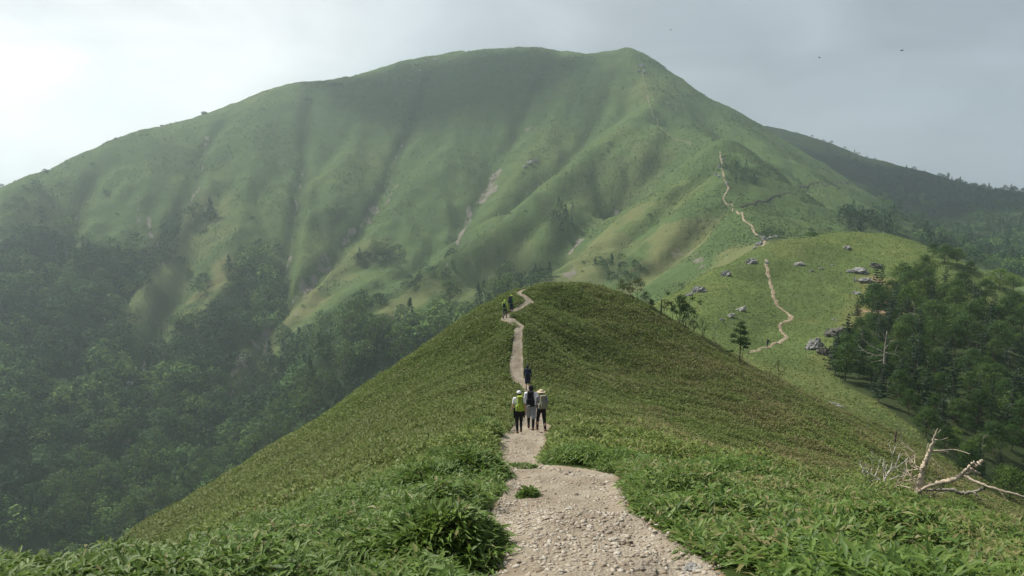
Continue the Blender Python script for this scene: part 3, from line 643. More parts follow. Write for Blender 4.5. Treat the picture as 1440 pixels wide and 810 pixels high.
def canopy_h(x, y):
    r = np.hypot(x, y); a = np.arctan2(x, y)
    h = 0.25 + 0.50 * fbm(x / 1.1, y / 1.1, 3, 61)
    left = sstep(0.0, -0.12, a)
    h = h + left * (1 - sstep(10, 20, r)) * 0.0 + fbm(x / 5.5, y / 5.5, 3, 66) * 0.28 * sstep(12, 40, r)
    return np.clip(h, 0.08, 0.6) * (0.62 + 0.38 * (1 - sstep(14, 60, r)))
def dryness(x, y, base_):
    n = fbm(x / 3.0, y / 3.0, 3, 71); a = np.arctan2(x, y); r = np.hypot(x, y)
    return np.clip(base_ * (0.75 + 2.4 * n) * (0.45 + 1.9 * sstep(-0.05, 0.4, a)), 0, 0.8)
def sprays(r0, r1, dens, k, ln, wd, two, base_dry, cull=0.5, clump=0.0):
    x, y, r = ring(r0, r1, dens)
    p = path_mask(x, y) if r1 < 110 else np.full(x.shape, -9.0)
    wob = fbm(x / 0.5, y / 0.5, 2, 81) * 0.3
    keep = (p + wob < rand(len(x), -0.14, -0.02)); x, y, r, p = x[keep], y[keep], r[keep], p[keep]
    z = H(x, y); h = canopy_h(x, y) * (0.5 + 0.5 * sstep(0.0, 0.35, -p))
    keep = visible(x, y, z + h, 0.012 + 0.35 / r * 0.3); x, y, z, h, r = (q[keep] for q in (x, y, z, h, r))
    n = len(x); hh = h * (1 - cull * rand(n) ** 1.6)
    x, y, z, hh = (np.repeat(q, k) for q in (x, y, z, hh)); N_ = n * k
    az = np.repeat(rand(n, 0, 6.283), k) + np.tile(np.arange(k) / k * 6.283, n) + rand(N_, -0.5, 0.5)
    pitch = rand(N_, -0.15, 0.95) if k > 1 else rand(N_, -0.1, 1.1)
    P0 = np.c_[x + rand(N_, -.03, .03), y + rand(N_, -.03, .03), z + hh - rand(N_, 0, 0.05)]
    l_ = rand(N_, 0.65, 1.2) * ln; V, q = leaf_geo(P0, az, pitch, l_, l_ * wd / ln * rand(N_, 0.8, 1.2), 0.35, 0.25, two)
    dr_ = dryness(x, y, base_dry); isd = (rand(N_) < dr_) * rand(N_, 0.35, 1.0)
    return V, q, np.repeat(isd, 2 if two else 1)
def merge(parts):
    V = []; Q = []; A_ = []; k = 0
    for v, q, a in parts: V.append(v); Q.append(q + k); A_.append(a); k += len(v)
    return np.concatenate(V), np.concatenate(Q), np.concatenate(A_)
V, Q, A_ = merge([sprays(2.9, 8, 330, 6, 0.15, 0.029, True, 0.12), sprays(8, 17, 210, 5, 0.14, 0.03, True, 0.18)])
o = fast_mesh('bamboo_grass', V, quads=Q, mats=(M['sasa_near'],), fattr={'dry': A_}); tag(o, 'waist high bamboo grass with long glossy leaves beside the stony trail', 'bamboo grass', kind='stuff'); nleaf = len(Q)
V, Q, A_ = merge([sprays(17, 34, 420, 1, 0.20, 0.045, False, 0.22), sprays(34, 58, 240, 1, 0.22, 0.062, False, 0.24), sprays(58, 97, 150, 1, 0.26, 0.08, False, 0.26)])
o = fast_mesh('hillside_bamboo_grass', V, quads=Q, mats=(M['sasa_hill'],), fattr={'dry': A_}); tag(o, 'low bamboo grass carpet covering the rounded ridge ahead', 'bamboo grass', kind='stuff'); nleaf += len(Q)
# knoll meadow
x, y, r = ring(97, 290, 7.0); z = H(x, y); pxx, pyy = project(x, y, z)
kp = visible(x, y, z + 0.3, 0.002) & ~inpoly(pxx, pyy, RIGHTWOOD); x, y, z = x[kp], y[kp], z[kp]; nn = len(x)
l_ = rand(nn, 0.28, 0.55); V, Q = leaf_geo(np.c_[x, y, z - 0.05], rand(nn, 0, 6.283), rand(nn, 0.1, 0.9), l_, l_ * 0.5, 0.3, 0, False)
o = fast_mesh('meadow_grass', V, quads=Q, mats=(M['tussock'],), fattr={'dry': (rand(nn) < 0.08) * rand(nn) * .7}); tag(o, 'short meadow grass over the grassy knoll and saddle', 'grass', kind='stuff'); nleaf += nn
# low scrub and tussocks that grain the open mountain
nm = 330000; rr = np.exp(rand(nm, math.log(345), math.log(1080))); aa = rand(nm, -.66, .66); x, y = rr * np.sin(aa), rr * np.cos(aa)
dn_ = fbm(x / 38, y / 38, 4, 55, .6); kp = rand(nm) < np.clip(.40 + 2.2 * dn_, .04, 1); x, y, rr = x[kp], y[kp], rr[kp]; z = H(x, y); kp = visible(x, y, z + 1.2, .0005); x, y, z, rr = x[kp], y[kp], z[kp], rr[kp]; nn = len(x)
l_ = rand(nn, .5, 1.25) * (rr / 600) ** .6 * 1.2; V, Q = leaf_geo(np.c_[x, y, z - .1], rand(nn, 0, 6.283), rand(nn, .15, .95), l_, l_ * .8, .3, 0, False)
M['scrub'] = leaf_mat('mountain_tussock', [(0.026, 0.048, 0.018), (0.05, 0.082, 0.028), (0.09, 0.135, 0.045), (0.16, 0.19, 0.075)], dry=(0.20, 0.17, 0.10), trans=0.15, rough=0.9, spec=0.05)
o = fast_mesh('mountain_tussocks', V, quads=Q, mats=(M['scrub'],), fattr={'dry': (rand(nn) < .1) * rand(nn)}); tag(o, 'grass tussocks and low scrub graining the open slopes of the big mountain', 'grass', kind='stuff')
print('leaf faces', nleaf, nn)

# ---------------------------------------------------------------- tubes, trees
def tube_geo(pts, rad, seg=6, cap=True):
    pts = np.asarray(pts, float); rad = np.asarray(rad, float); n = len(pts)
    d = np.gradient(pts, axis=0); d /= np.linalg.norm(d, axis=1)[:, None] + 1e-9
    ref = np.array([0.31, 0.17, 0.93]); ref2 = np.array([1.0, 0, 0])
    V = []
    for i in range(n):
        r_ = ref if abs(d[i] @ ref) < 0.9 else ref2
        a = np.cross(d[i], r_); a /= np.linalg.norm(a); b = np.cross(d[i], a)
        t = np.arange(seg) / seg * 2 * math.pi
        V.append(pts[i] + rad[i] * (np.cos(t)[:, None] * a + np.sin(t)[:, None] * b))
    V = np.concatenate(V); Q = []
    for i in range(n - 1):
        for k in range(seg):
            k2 = (k + 1) % seg; Q.append((i * seg + k, i * seg + k2, (i + 1) * seg + k2, (i + 1) * seg + k))
    if cap and seg >= 4:
        e_ = (n - 1) * seg
        for b_ in (0, e_):
            for k in range(1, seg - 2, 2): Q.append((b_, b_ + k, b_ + k + 1, b_ + min(k + 2, seg - 1)) if b_ else (b_, b_ + min(k + 2, seg - 1), b_ + k + 1, b_ + k))
    return V, np.array(Q)
class Geo:
    def __init__(s): s.V = []; s.Q = []; s.k = 0
    def add(s, v, q): s.V.append(v); s.Q.append(np.asarray(q) + s.k); s.k += len(v); return s
    def tube(s, p, r, seg=6): return s.add(*tube_geo(p, r, seg))
    def mesh(s, name, m, parent=None, smooth=True, link=True):
        return fast_mesh(name, np.concatenate(s.V), quads=np.concatenate(s.Q), mats=(m,), smooth=smooth, parent=parent, link=link)
def wobble_line(a, b, n, amp, rg=rng, sag=0.0):
    a = np.array(a, float); b = np.array(b, float); t = np.linspace(0, 1, n)[:, None]
    p = a + (b - a) * t; j = rg.normal(0, amp, (n, 3)); j[0] = 0
    p += np.cumsum(j, 0) * 0.5 * t ** 0.5; p[:, 2] += sag * np.sin(t[:, 0] * math.pi); return p
def twigs(g, base, tip, r0, depth, rg, ratio=0.6, nkids=3, spread=0.7, seg=5, amp=0.03):
    base = np.array(base, float); tip = np.array(tip, float); L_ = np.linalg.norm(tip - base)
    p = wobble_line(base, tip, 6, L_ * amp, rg); g.tube(p, np.linspace(r0, r0 * 0.35, 6), seg)
    if depth <= 0: return
    for i in range(nkids):
        k = rg.integers(2, 6); o = p[k] if k < 6 else p[5]
        d = (tip - base) / L_ + rg.normal(0, spread, 3); d /= np.linalg.norm(d)
        twigs(g, o, o + d * L_ * ratio * rg.uniform(0.6, 1.1), r0 * (0.55 - 0.04 * k), depth - 1, rg, ratio, nkids, spread, max(4, seg - 1), amp)
def leaf_quads(C, Nn, s, rg):
    """flat leaf sprays: centres C, outward normals Nn, size s"""
    n = len(C); d = Nn + rg.normal(0, 0.45, (n, 3)); d /= np.linalg.norm(d, axis=1)[:, None]
    a = np.cross(d, rg.normal(0, 1, (n, 3))); a /= np.linalg.norm(a, axis=1)[:, None]; b = np.cross(d, a)
    s1 = (s * rg.uniform(0.6, 1.3, n))[:, None]; s2 = s1 * rg.uniform(0.45, 0.8, n)[:, None]
    V = np.stack([C - a * s1 * .5, C - b * s2 * .5 + d * s1 * 0.08, C + a * s1 * .5, C + b * s2 * .5 + d * s1 * 0.08], 1).reshape(-1, 3)
    return V, np.arange(n * 4).reshape(-1, 4)
def broad_tree(seed, h, rx, n, s, trunk_r=0.13, lean=0.0, sparse=0.0, low=0.35, k=None):
    rg = np.random.default_rng(seed); g = Geo(); cr = Geo()
    top = np.array([lean * h, rg.normal(0, 0.05) * h, h * 0.86]); tp = wobble_line((0, 0, -0.4), top, 8, h * 0.022, rg); g.tube(tp, np.linspace(trunk_r, trunk_r * 0.2, 8), 7)
    k = k or int(16 + rg.integers(0, 7)); C = []; N_ = []
    for i in range(k):
        t = low + (1 - low) * ((i + rg.random()) / k); ang = i * 2.4 + rg.normal(0, 0.4)
        prof = math.sin(min(1, (t - low) / (1 - low) * 0.85 + 0.22) * math.pi) ** 0.7
        rad = rx * prof * rg.uniform(0.45, 1.0)
        c = np.array([math.cos(ang) * rad + lean * h * t, math.sin(ang) * rad, t * h * 0.95])
        j = min(7, int(t * 7 * 0.85)); p = wobble_line(tp[j], c - (0, 0, 0.1), 5, 0.05 * rx, rg); g.tube(p, np.linspace(trunk_r * 0.42, 0.018, 5), 5)
        cs = rx * rg.uniform(0.26, 0.46); m = int(n / k * (cs / (0.36 * rx)) ** 2)
        d = rg.normal(0, 1, (m, 3)); d /= np.linalg.norm(d, axis=1)[:, None]
        rr = cs * rg.uniform(0.45, 1.12, m)[:, None] * (1 + 0.25 * rg.normal(0, 1, (m, 1)) * 0.5)
        pos = c + d * rr * np.array([1.15, 1.15, 0.62]); d[:, 2] += 0.35; d /= np.linalg.norm(d, axis=1)[:, None]
        kp = rg.random(m) > sparse; C.append(pos[kp]); N_.append(d[kp])
    C = np.concatenate(C); N_ = np.concatenate(N_); cr.add(*leaf_quads(C, N_, s, rg))
    return g, cr
def fir_tree(seed, h, rx, n, s, trunk_r=0.12, gap=0.0):
    rg = np.random.default_rng(seed); g = Geo(); cr = Geo(); tp = wobble_line((0, 0, -0.4), (rg.normal(0, .02) * h, rg.normal(0, .02) * h, h), 8, h * 0.01, rg); g.tube(tp, np.linspace(trunk_r, 0.02, 8), 6)
    tiers = int(10 + h * 0.5); C = []; N_ = []
    for i in range(tiers):
        t = 0.14 + 0.84 * i / (tiers - 1); R_ = rx * (1 - t) ** 0.75 * rg.uniform(0.75, 1.1) + 0.12; nb = rg.integers(5, 8); a0 = rg.random() * 6
        for j in range(nb):
            if rg.random() < gap: continue
            a = a0 + j / nb * 6.283 + rg.normal(0, 0.2); L_ = R_ * rg.uniform(0.6, 1.15); z0 = t * h
            m = max(3, int(n / tiers / nb * L_ / (rx * 0.55))); u = rg.random(m) ** 0.7
            e1 = np.array([math.cos(a), math.sin(a), 0]); sd_ = np.array([-math.sin(a), math.cos(a), 0])
            pos = tp[min(7, int(t * 7))] * np.array([1, 1, 0]) + e1 * (u * L_)[:, None] + sd_ * (rg.normal(0, 0.16, m) * L_ * (1.1 - u))[:, None]
            pos[:, 2] = z0 - 0.12 * L_ * u + 0.22 * L_ * u ** 2 + rg.normal(0, 0.05, m)
            C.append(pos); N_.append(np.tile([0, 0, 1.0], (m, 1)) + e1 * 0.4)
            g.tube(np.array([tp[min(7, int(t * 7))] * (1, 1, 0) + (0, 0, z0), e1 * L_ * 0.8 + (0, 0, z0 - 0.02)]), [0.03, 0.012], 4)
    cr.add(*leaf_quads(np.concatenate(C), np.concatenate(N_), s, rg)); return g, cr
def tree_root(name, gt, gc, bark, leaf, loc, label, cat, group=None, rz=0.0, crown='crown'):
    e_ = empty(name, loc, rz); tag(e_, label, cat, group)
    gt.mesh('trunk', bark, e_)
    if gc is not None: gc.mesh(crown, leaf, e_, smooth=False)
    return e_
def dup(root, loc, rz, sc, label, group):
    r = root.copy(); COL.objects.link(r); r.location = loc; r.rotation_euler = (0, 0, rz); r.scale = sc; r['label'] = label
    if group: r['group'] = group
    elif 'group' in r: del r['group']
    for ch in list(root.children):
        c_ = ch.copy(); COL.objects.link(c_); c_.parent = r
    return r

# ---- wood on the slope right of the knoll, every tree a thing
protos = []
for i in range(5): g, c_ = broad_tree(100 + i, 7.0, 2.9, 2600, 0.30); protos.append(('broad', g, c_, 'bark', 'tree_leaf', 'broadleaf_tree'))
for i in range(2): g, c_ = broad_tree(120 + i, 6.5, 2.7, 2200, 0.30, sparse=0.15); protos.append(('bright', g, c_, 'bark', 'bright_leaf', 'broadleaf_tree'))
for i in range(3): g, c_ = fir_tree(130 + i, 8.5, 2.2, 2400, 0.36, gap=0.12); protos.append(('fir', g, c_, 'grey_bark', 'needle', 'fir_tree'))
first = {}
LAB = {'broad': ('dark green broadleaf tree packed into the wood on the slope right of the grassy knoll', 'tree', 'broadleaf trees in the wood right of the knoll'),
       'bright': ('fresh light green broadleaf tree among the darker wood right of the grassy knoll', 'tree', 'light green trees in the wood right of the knoll'),
       'fir': ('dark layered fir tree in the wood on the slope right of the knoll', 'fir tree', 'fir trees in the wood right of the knoll')}
cand = []
r2 = np.random.default_rng(21)
tries = 0
while tries < 30000:
    tries += 1
    r = math.sqrt(r2.uniform(88 ** 2, 245 ** 2)); a = r2.uniform(0.28, 0.66); x, y = r * math.sin(a), r * math.cos(a); z = float(H(x, y)); pxx, pyy = project(x, y, z)
    if not inpoly(np.array([float(pxx)]), np.array([float(pyy)]), RIGHTWOOD)[0]: continue
    if not visible(np.array([x]), np.array([y]), np.array([z + 5.0]))[0]: continue
    if pxx > 1470: continue
    if any((x - q[0]) ** 2 + (y - q[1]) ** 2 < (3.3 if r < 150 else 4.0) ** 2 for q in cand): continue
    cand.append((x, y, z, r))
cand.sort(key=lambda q: q[3]); print('right wood candidates', len(cand))
indiv = cand[:225]; rest_right = cand[225:]
def put(kind_i, loc, rz, sc, lab=None, key=''):
    kd, g, c_, b_, l_, nm = protos[kind_i]; label, cat, grp = lab or LAB[kd]
    if kind_i not in first:
        e_ = tree_root(nm, g, c_, M[b_], M[l_], loc, label, cat, grp, rz); e_.scale = sc; first[kind_i] = e_
    else:
        e_ = dup(first[kind_i], loc, rz, sc, label, grp); e_['category'] = cat
    return e_
for x, y, z, r in indiv:
    u = r2.random(); ki = int(r2.integers(0, 5)) if u < 0.6 else (5 + int(r2.integers(0, 2)) if u < 0.7 else 7 + int(r2.integers(0, 3)))
    s_ = r2.uniform(0.6, 1.05) * (0.62 if r < 120 else 0.85 if r < 160 else 1.0)
    put(ki, (x, y, z), r2.uniform(0, 6.28), (s_ * r2.uniform(0.9, 1.15), s_, s_ * r2.uniform(0.85, 1.15)))
def special(ki, px, py, hpx, label, rmin=95, rmax=330, wide=1.0, cat='tree', grp=None):
    p = at(px, py, rmin, rmax); h = hpx * math.hypot(p.x, p.y) / FPX; s_ = h / (8.5 if protos[ki][0] == 'fir' else 6.8)
    return put(ki, p, random.uniform(0, 6), (s_ * wide, s_ * wide, s_), (label, cat, grp))
special(0, 1312, 362, 17, 'small dark tree highest on the right rim of the grassy knoll', wide=1.2)
special(1, 1328, 372, 24, 'dark rounded tree casting shadow on the knoll rim, second from the top', wide=1.3)
special(2, 1345, 374, 20, 'dark leaning tree on the knoll rim, lowest of the open rim trees', wide=1.3)
special(4, 1364, 385, 15, 'small dark tree at the right end of the knoll rim row', wide=1.3)
special(5, 1405, 408, 28, 'big bright green tree behind the knoll edge near the right border', wide=1.6, rmin=180)
special(6, 1425, 412, 22, 'bright green tree behind the knoll edge, touching the dark far slope', wide=1.5, rmin=180)
special(3, 1385, 428, 30, 'tall dark tree where the knoll rim meets the wood', wide=1.0)
special(9, 1205, 448, 26, 'dark fir standing alone beside the boulders above the wood', cat='fir tree', wide=1.4)
special(0, 1292, 398, 22, 'dark tree at the top edge of the wood beside the bare earth', wide=1.2)
special(1, 1268, 400, 26, 'dark bushy tree above the brown earth patch by the crag', wide=1.2)
special(7, 1250, 470, 46, 'broad layered fir in front of the brown earth slope', cat='fir tree', wide=1.5)

# grey bare trunks standing in the wood
bg_ = []
for i in range(3):
    rg = np.random.default_rng(300 + i); g = Geo(); tp = wobble_line((0, 0, -0.3), (0.6 * (i - 1), 0.2, 6.5), 8, 0.12, rg); g.tube(tp, np.linspace(0.11, 0.02, 8), 6)
    for k in range(9):
        o_ = tp[rg.integers(2, 8)]; d = rg.normal(0, 1, 3); d[2] = abs(d[2]) * 0.6 + 0.25; d /= np.linalg.norm(d); twigs(g, o_, o_ + d * rg.uniform(0.7, 1.9), 0.035, 1, rg, 0.55, 2, 0.5, 4)
    bg_.append(g)
fb = {}
for j, (px, py, hp) in enumerate([(1262, 440, 22), (1268, 448, 26), (1276, 446, 24), (1284, 462, 30), (1318, 470, 28), (1334, 466, 26), (1350, 478, 28), (1362, 490, 26), (1374, 498, 34), (1384, 505, 30), (1298, 520, 24), (1396, 500, 22), (1330, 600, 34), (1385, 560, 30), (1265, 545, 20), (1245, 560, 22), (1300, 455, 20), (1355, 540, 22), (1418, 520, 26), (1380, 655, 34)]):
    p = at(px, py, 85, 320); s_ = hp * math.hypot(p.x, p.y) / FPX / 6.5; k = j % 3
    if k not in fb:
        e_ = tree_root('bare_tree', bg_[k], None, M['grey_bark'], None, p, 'leafless grey tree standing among the green wood right of the knoll', 'bare tree', 'bare grey trees in the wood'); fb[k] = e_
    else: e_ = dup(fb[k], p, random.uniform(0, 6), (1, 1, 1), 'leafless grey tree standing among the green wood right of the knoll', 'bare grey trees in the wood')
    e_.scale = (s_ * 1.1, s_ * 1.1, s_)

# ---- trees and bushes along the far edge of the hump
def edge_tree(kind, px, py, r, hpx, label, **kw):
    p = standing(px, py, r); h = hpx * r / FPX
    return p, h
p, h = edge_tree('', 1040, 512, 83, 62, '')
g, c_ = fir_tree(401, h, 1.25, 1900, 0.19, 0.06, gap=0.25)
rg = np.random.default_rng(7)
g = Geo(); tp = wobble_line((0, 0, -0.3), (0.05, 0, h), 9, 0.05, rg); g.tube(tp, np.linspace(0.075, 0.02, 9), 7); g.tube(wobble_line((0.15, 0, -0.3), (0.5, 0.1, h * 0.55), 6, 0.05, rg), np.linspace(0.05, 0.012, 6), 5)
C = []; NN = []
for zc, ox, rr_ in [(0.97, 0.1, .28), (0.9, -.1, .35), (0.86, .35, .36), (0.8, -.35, .42), (0.76, .15, .46), (0.72, .45, .36), (0.68, -.75, .42), (0.64, -.2, .52), (0.6, .4, .5), (0.57, -.9, .3), (0.54, 0, .5), (0.52, .6, .36), (0.48, .3, .42), (0.43, .45, .3), (0.33, -.9, .2), (0.30, -1.15, .14)]:
    m = int(380 * rr_); d = rg.normal(0, 1, (m, 3)); d /= np.linalg.norm(d, axis=1)[:, None]; cc = np.array([ox, rg.normal(0, 0.35), zc * h])
    C.append(cc + d * rr_ * rg.uniform(0.4, 1.1, (m, 1)) * (1.15, 1.15, 0.55)); NN.append(d); g.tube(wobble_line(tp[min(8, int(zc * 8))], cc, 4, 0.04, rg), np.linspace(0.03, 0.012, 4), 4)
c_ = Geo().add(*leaf_quads(np.concatenate(C), np.concatenate(NN), 0.14, rg))
tree_root('pine_tree', g, c_, M['bark'], M['tree_leaf'], p, 'small dark ragged pine alone on the far edge of the near ridge', 'pine tree')
p, h = edge_tree('', 955, 467, 86, 46, '')
rg = np.random.default_rng(12); g = Geo(); C = []; NN = []
for i in range(9):
    a = rg.uniform(0, 6.28); b0 = np.array([rg.normal(0, 0.55), rg.normal(0, .4), -0.2]); tpp = b0 + (rg.normal(0, .45) + (i - 4) * 0.2, rg.normal(0, .4), rg.uniform(.65, 1.0) * h); l = wobble_line(b0, tpp, 6, .07, rg); g.tube(l, np.linspace(.04, .012, 6), 5)
    for k in range(3, 6):
        m = 110; d = rg.normal(0, 1, (m, 3)); d /= np.linalg.norm(d, axis=1)[:, None]; C.append(l[k] + rg.normal(0, .22, 3) + d * rg.uniform(.1, .42, (m, 1)) * (1, 1, .8)); NN.append(d)
c_ = Geo().add(*leaf_quads(np.concatenate(C), np.concatenate(NN), .14, rg))
tree_root('bushy_tree', g, c_, M['bark'], M['tree_leaf'], p, 'dense multi stemmed bushy tree on the shoulder right of the hump top', 'tree')
for (px, py, r, hp, sp_, n_, lf, lab, seed) in [(875, 412, 87, 22, .2, 420, 'brown_leaf', 'thin brownish tree just right of the hump summit', 31), (896, 423, 87, 34, .1, 700, 'brown_leaf', 'brownish flat crowned tree right of the hump summit', 32), (916, 424, 87, 14, .1, 300, 'brown_leaf', 'low brown shrub between the brownish tree and the bushy tree', 33),
                                      (987, 485, 86, 30, .35, 330, 'tree_leaf', 'sparse thin tree between the bushy tree and the lone pine', 34), (975, 474, 86, 20, .3, 260, 'tree_leaf', 'small sparse sapling right beside the dense bushy tree', 35), (1093, 545, 80, 30, .5, 260, 'brown_leaf', 'thin half bare sapling to the right of the lone pine', 36), (934, 455, 86, 28, .3, 300, 'brown_leaf', 'slim leafy sapling at the left side of the bushy tree', 37), (886, 417, 87, 18, .3, 300, 'brown_leaf', 'small ragged brown tree between the two brownish trees on the hump', 38), (908, 430, 86.5, 20, .3, 300, 'tree_leaf', 'small green leafy tree below the brownish flat crowned tree', 39), (968, 470, 86, 30, .2, 420, 'tree_leaf', 'small leafy tree leaning out from the right of the bushy tree', 40)]:
    p, h = edge_tree('', px, py, r, hp, ''); g, c_ = broad_tree(seed, h, h * 0.42, n_, .13, .035, sparse=sp_, low=.45, k=9)
    tree_root('small_tree', g, c_, M['bark'], M[lf], p, lab, 'tree')
for (px, py, r, hp, lab, seed) in [(1007, 505, 85, 28, 'bare twiggy sapling just left of the lone pine', 41), (1050, 528, 83, 26, 'bare forked sapling at the right foot of the lone pine', 42), (902, 436, 86, 26, 'grey leafless little tree under the brownish tree on the hump shoulder', 43), (1264, 612, 76, 26, 'bare dark sapling on the meadow edge above the fallen tree', 44), (1222, 597, 78, 16, 'tiny leafless sapling on the lower hump edge', 45)]:
    rg = np.random.default_rng(seed); p, h = edge_tree('', px, py, r, hp, ''); g = Geo(); tp = wobble_line((0, 0, -.2), (rg.normal(0, .2), 0, h), 7, .06, rg); g.tube(tp, np.linspace(.035, .01, 7), 5)
    for k in range(8):
        o_ = tp[rg.integers(2, 7)]; d = rg.normal(0, 1, 3); d[2] = abs(d[2]) + .3; d /= np.linalg.norm(d); twigs(g, o_, o_ + d * h * .38, .014, 1, rg, .6, 2, .5, 4)
    e_ = tree_root('bare_sapling', g, None, M['grey_bark'], None, p, lab, 'sapling')
p = standing(929, 447, 86.5); g = Geo().tube(wobble_line((0, 0, -.2), (.1, 0, 1.75), 6, .03), [.13, .11, .10, .08, .06, .04], 7); tag(g.mesh('tree_stump', M['bark']), 'short broken dark stump beside the bushy tree on the hump shoulder', 'stump').location = p
p = standing(1259, 604, 77); g = Geo().tube(wobble_line((0, 0, -.2), (.12, 0, 1.5), 6, .03), [.12, .10, .09, .08, .06, .04], 7); tag(g.mesh('tree_stump', M['bark']), 'dark broken stump standing at the lower edge of the meadow', 'stump').location = p

# the dead white tree in front of the wood
p = at(1238, 548, 90, 200); sc_ = math.hypot(p.x, p.y) / FPX; g = Geo(); rg = np.random.default_rng(5)
def q2(dx, dy, dz=0): return (dx * sc_, dz * sc_, dy * sc_)
g.tube(wobble_line(q2(0, -4), q2(3, 80), 9, .10, rg), np.linspace(.17, .03, 9), 7)
for a, b, r_ in [((1, 50), (-26, 68), .13), ((-26, 68), (-33, 80), .06), ((1, 46), (-30, 50), .10), ((-22, 49), (-34, 56), .05), ((0, 40), (-20, 36), .09), ((2, 55), (14, 76), .09), ((2, 50), (26, 50), .08), ((26, 50), (36, 46), .04), ((14, 52), (22, 60), .04), ((-12, 44), (-28, 40), .05), ((2, 66), (-4, 88), .06), ((1, 34), (-8, 18), .06)]:
    twigs(g, q2(*a, rg.normal(0, 3)), q2(b[0] * .85, b[1], rg.normal(0, 8)), r_ * .5, 1, rg, .35, 2, .6, 5, .12)
M['dead_grey'] = plain_mat('old_grey_wood', (0.36, 0.32, 0.28), 0.9, 0.1, 0.35, 2, 0.5)
tree_root('dead_tree', g, None, M['dead_grey'], None, p, 'bleached dead tree with crooked white limbs in front of the dark wood', 'dead tree', rz=0.0).rotation_euler[2] = -0.43

# ---- the fallen bleached tree at the right edge of the near slope
base = standing(1295, 690, 17.2); bd = math.hypot(base.x, base.y); a0 = math.atan2(base.x, base.y)
ft = empty('fallen_tree', base, -a0); tag(ft, 'bleached fallen dead tree with an upright snag and long bare branch', 'fallen tree')
k_ = bd / FPX
def f3(px, py, d=0.0): return ((px - 1295) * k_, d, float(ray(px, py)[1]) * bd - base.z)
rg = np.random.default_rng(9)
def poly_tube(g, pts, rads, seg=8, amp=0.012):
    a = np.array(pts, float); r_ = np.array(rads, float) * .62; a = resample(np.c_[a, r_], len(a) * 5); j = rg.normal(0, amp, (len(a), 3)) * np.minimum(1, a[:, 3:4] / .03); g.tube(a[:, :3] + j, np.maximum(.004, a[:, 3] * (1 + rg.normal(0, .10, len(a)))), seg)
g = Geo(); poly_tube(g, [f3(1291, 712), f3(1295, 662), f3(1299, 645), f3(1302, 630), f3(1305, 614), f3(1308, 601)], [.11, .085, .072, .056, .032, .006], 10)
for l, r_ in [([(1303, 633), (1313, 631), (1330, 632), (1346, 634)], .028), ([(1303, 634), (1312, 635), (1322, 633)], .03), ([(1306, 618), (1313, 617), (1320, 615)], .018), ([(1299, 648), (1307, 651), (1312, 655)], .012), ([(1301, 638), (1298, 630), (1299, 622)], .02), ([(1306, 610), (1304, 604)], .01), ([(1309, 607), (1312, 605)], .008)]:
    poly_tube(g, [f3(*q, rg.normal(0, .05)) for q in l], np.linspace(r_, r_ * .3, len(l)), 6, .006)
g.mesh('snag', M['dead_wood'], ft)
g = Geo(); poly_tube(g, [f3(1290, 690, -.1), f3(1312, 677, -.1), f3(1326, 674, -.05), f3(1338, 668, 0), f3(1346, 661, 0), f3(1354, 654, .05), f3(1361, 648, .1)], [.04, .06, .075, .075, .07, .065, .055], 10)
for l, r_, e2 in [([(1338, 666), (1343, 658), (1350, 648)], .055, .7), ([(1346, 660), (1354, 661), (1358, 663)], .045, .8), ([(1352, 650), (1351, 646)], .03, .6)]:
    poly_tube(g, [f3(*q, rg.normal(0, .04)) for q in l], np.linspace(r_, r_ * e2, len(l)), 8, .008)
g.mesh('trunk', M['dead_wood'], ft)
g = Geo(); poly_tube(g, [f3(1340, 665, 0), f3(1352, 671, -.1), f3(1366, 677, -.15), f3(1380, 682, -.15), f3(1398, 689, -.1), f3(1418, 697, 0), f3(1442, 706, .1)], [.06, .05, .045, .042, .034, .024, .008], 8, .008)
poly_tube(g, [f3(1380, 682, -.15), f3(1385, 689, -.2), f3(1390, 695, -.25)], [.02, .012, .006], 5); poly_tube(g, [f3(1416, 696, 0), f3(1426, 698, 0), f3(1434, 699, .05)], [.016, .01, .005], 5)
g.mesh('branch', M['dead_wood'], ft)
g = Geo(); poly_tube(g, [f3(1296, 692, .1), f3(1326, 691, .1), f3(1340, 694, .1), f3(1354, 692, .1), f3(1364, 686, .05), f3(1372, 681, 0)], [.03, .05, .05, .045, .05, .045], 8)
poly_tube(g, [f3(1354, 692, .1), f3(1360, 698, 0), f3(1364, 701, 0)], [.03, .018, .008], 6); poly_tube(g, [f3(1360, 700, 0), f3(1368, 702, 0), f3(1374, 700, 0)], [.016, .01, .004], 5)
g.mesh('branch', M['grey_bark'], ft)
g = Geo(); rg = np.random.default_rng(15)
for l in [[(1290, 680), (1282, 668), (1276, 660), (1274, 652)], [(1296, 654), (1284, 660), (1276, 664), (1272, 672)], [(1294, 660), (1280, 655), (1279, 650)], [(1288, 672), (1272, 678), (1262, 686)], [(1294, 656), (1286, 652), (1285, 640)], [(1285, 684), (1270, 682), (1264, 686)], [(1310, 676), (1316, 670), (1322, 666)], [(1306, 680), (1296, 690), (1290, 694)], [(1318, 680), (1310, 690), (1306, 698)], [(1302, 680), (1290, 684), (1282, 690)], [(1320, 676), (1318, 688), (1308, 694)], [(1297, 664), (1290, 668), (1284, 676)]]:
    pts = [f3(*q, rg.normal(0, .08)) for q in l]; poly_tube(g, pts, np.linspace(.02, .008, len(l)), 5, .01)
    for k in range(3): o_ = np.array(pts[rg.integers(1, len(pts))]); twigs(g, o_, o_ + np.array([rg.normal(-.05, .12), rg.normal(0, .1), rg.uniform(.05, .25)]), .008, 1, rg, .6, 2, .5, 4)
g.mesh('twigs', M['dead_wood'], ft)
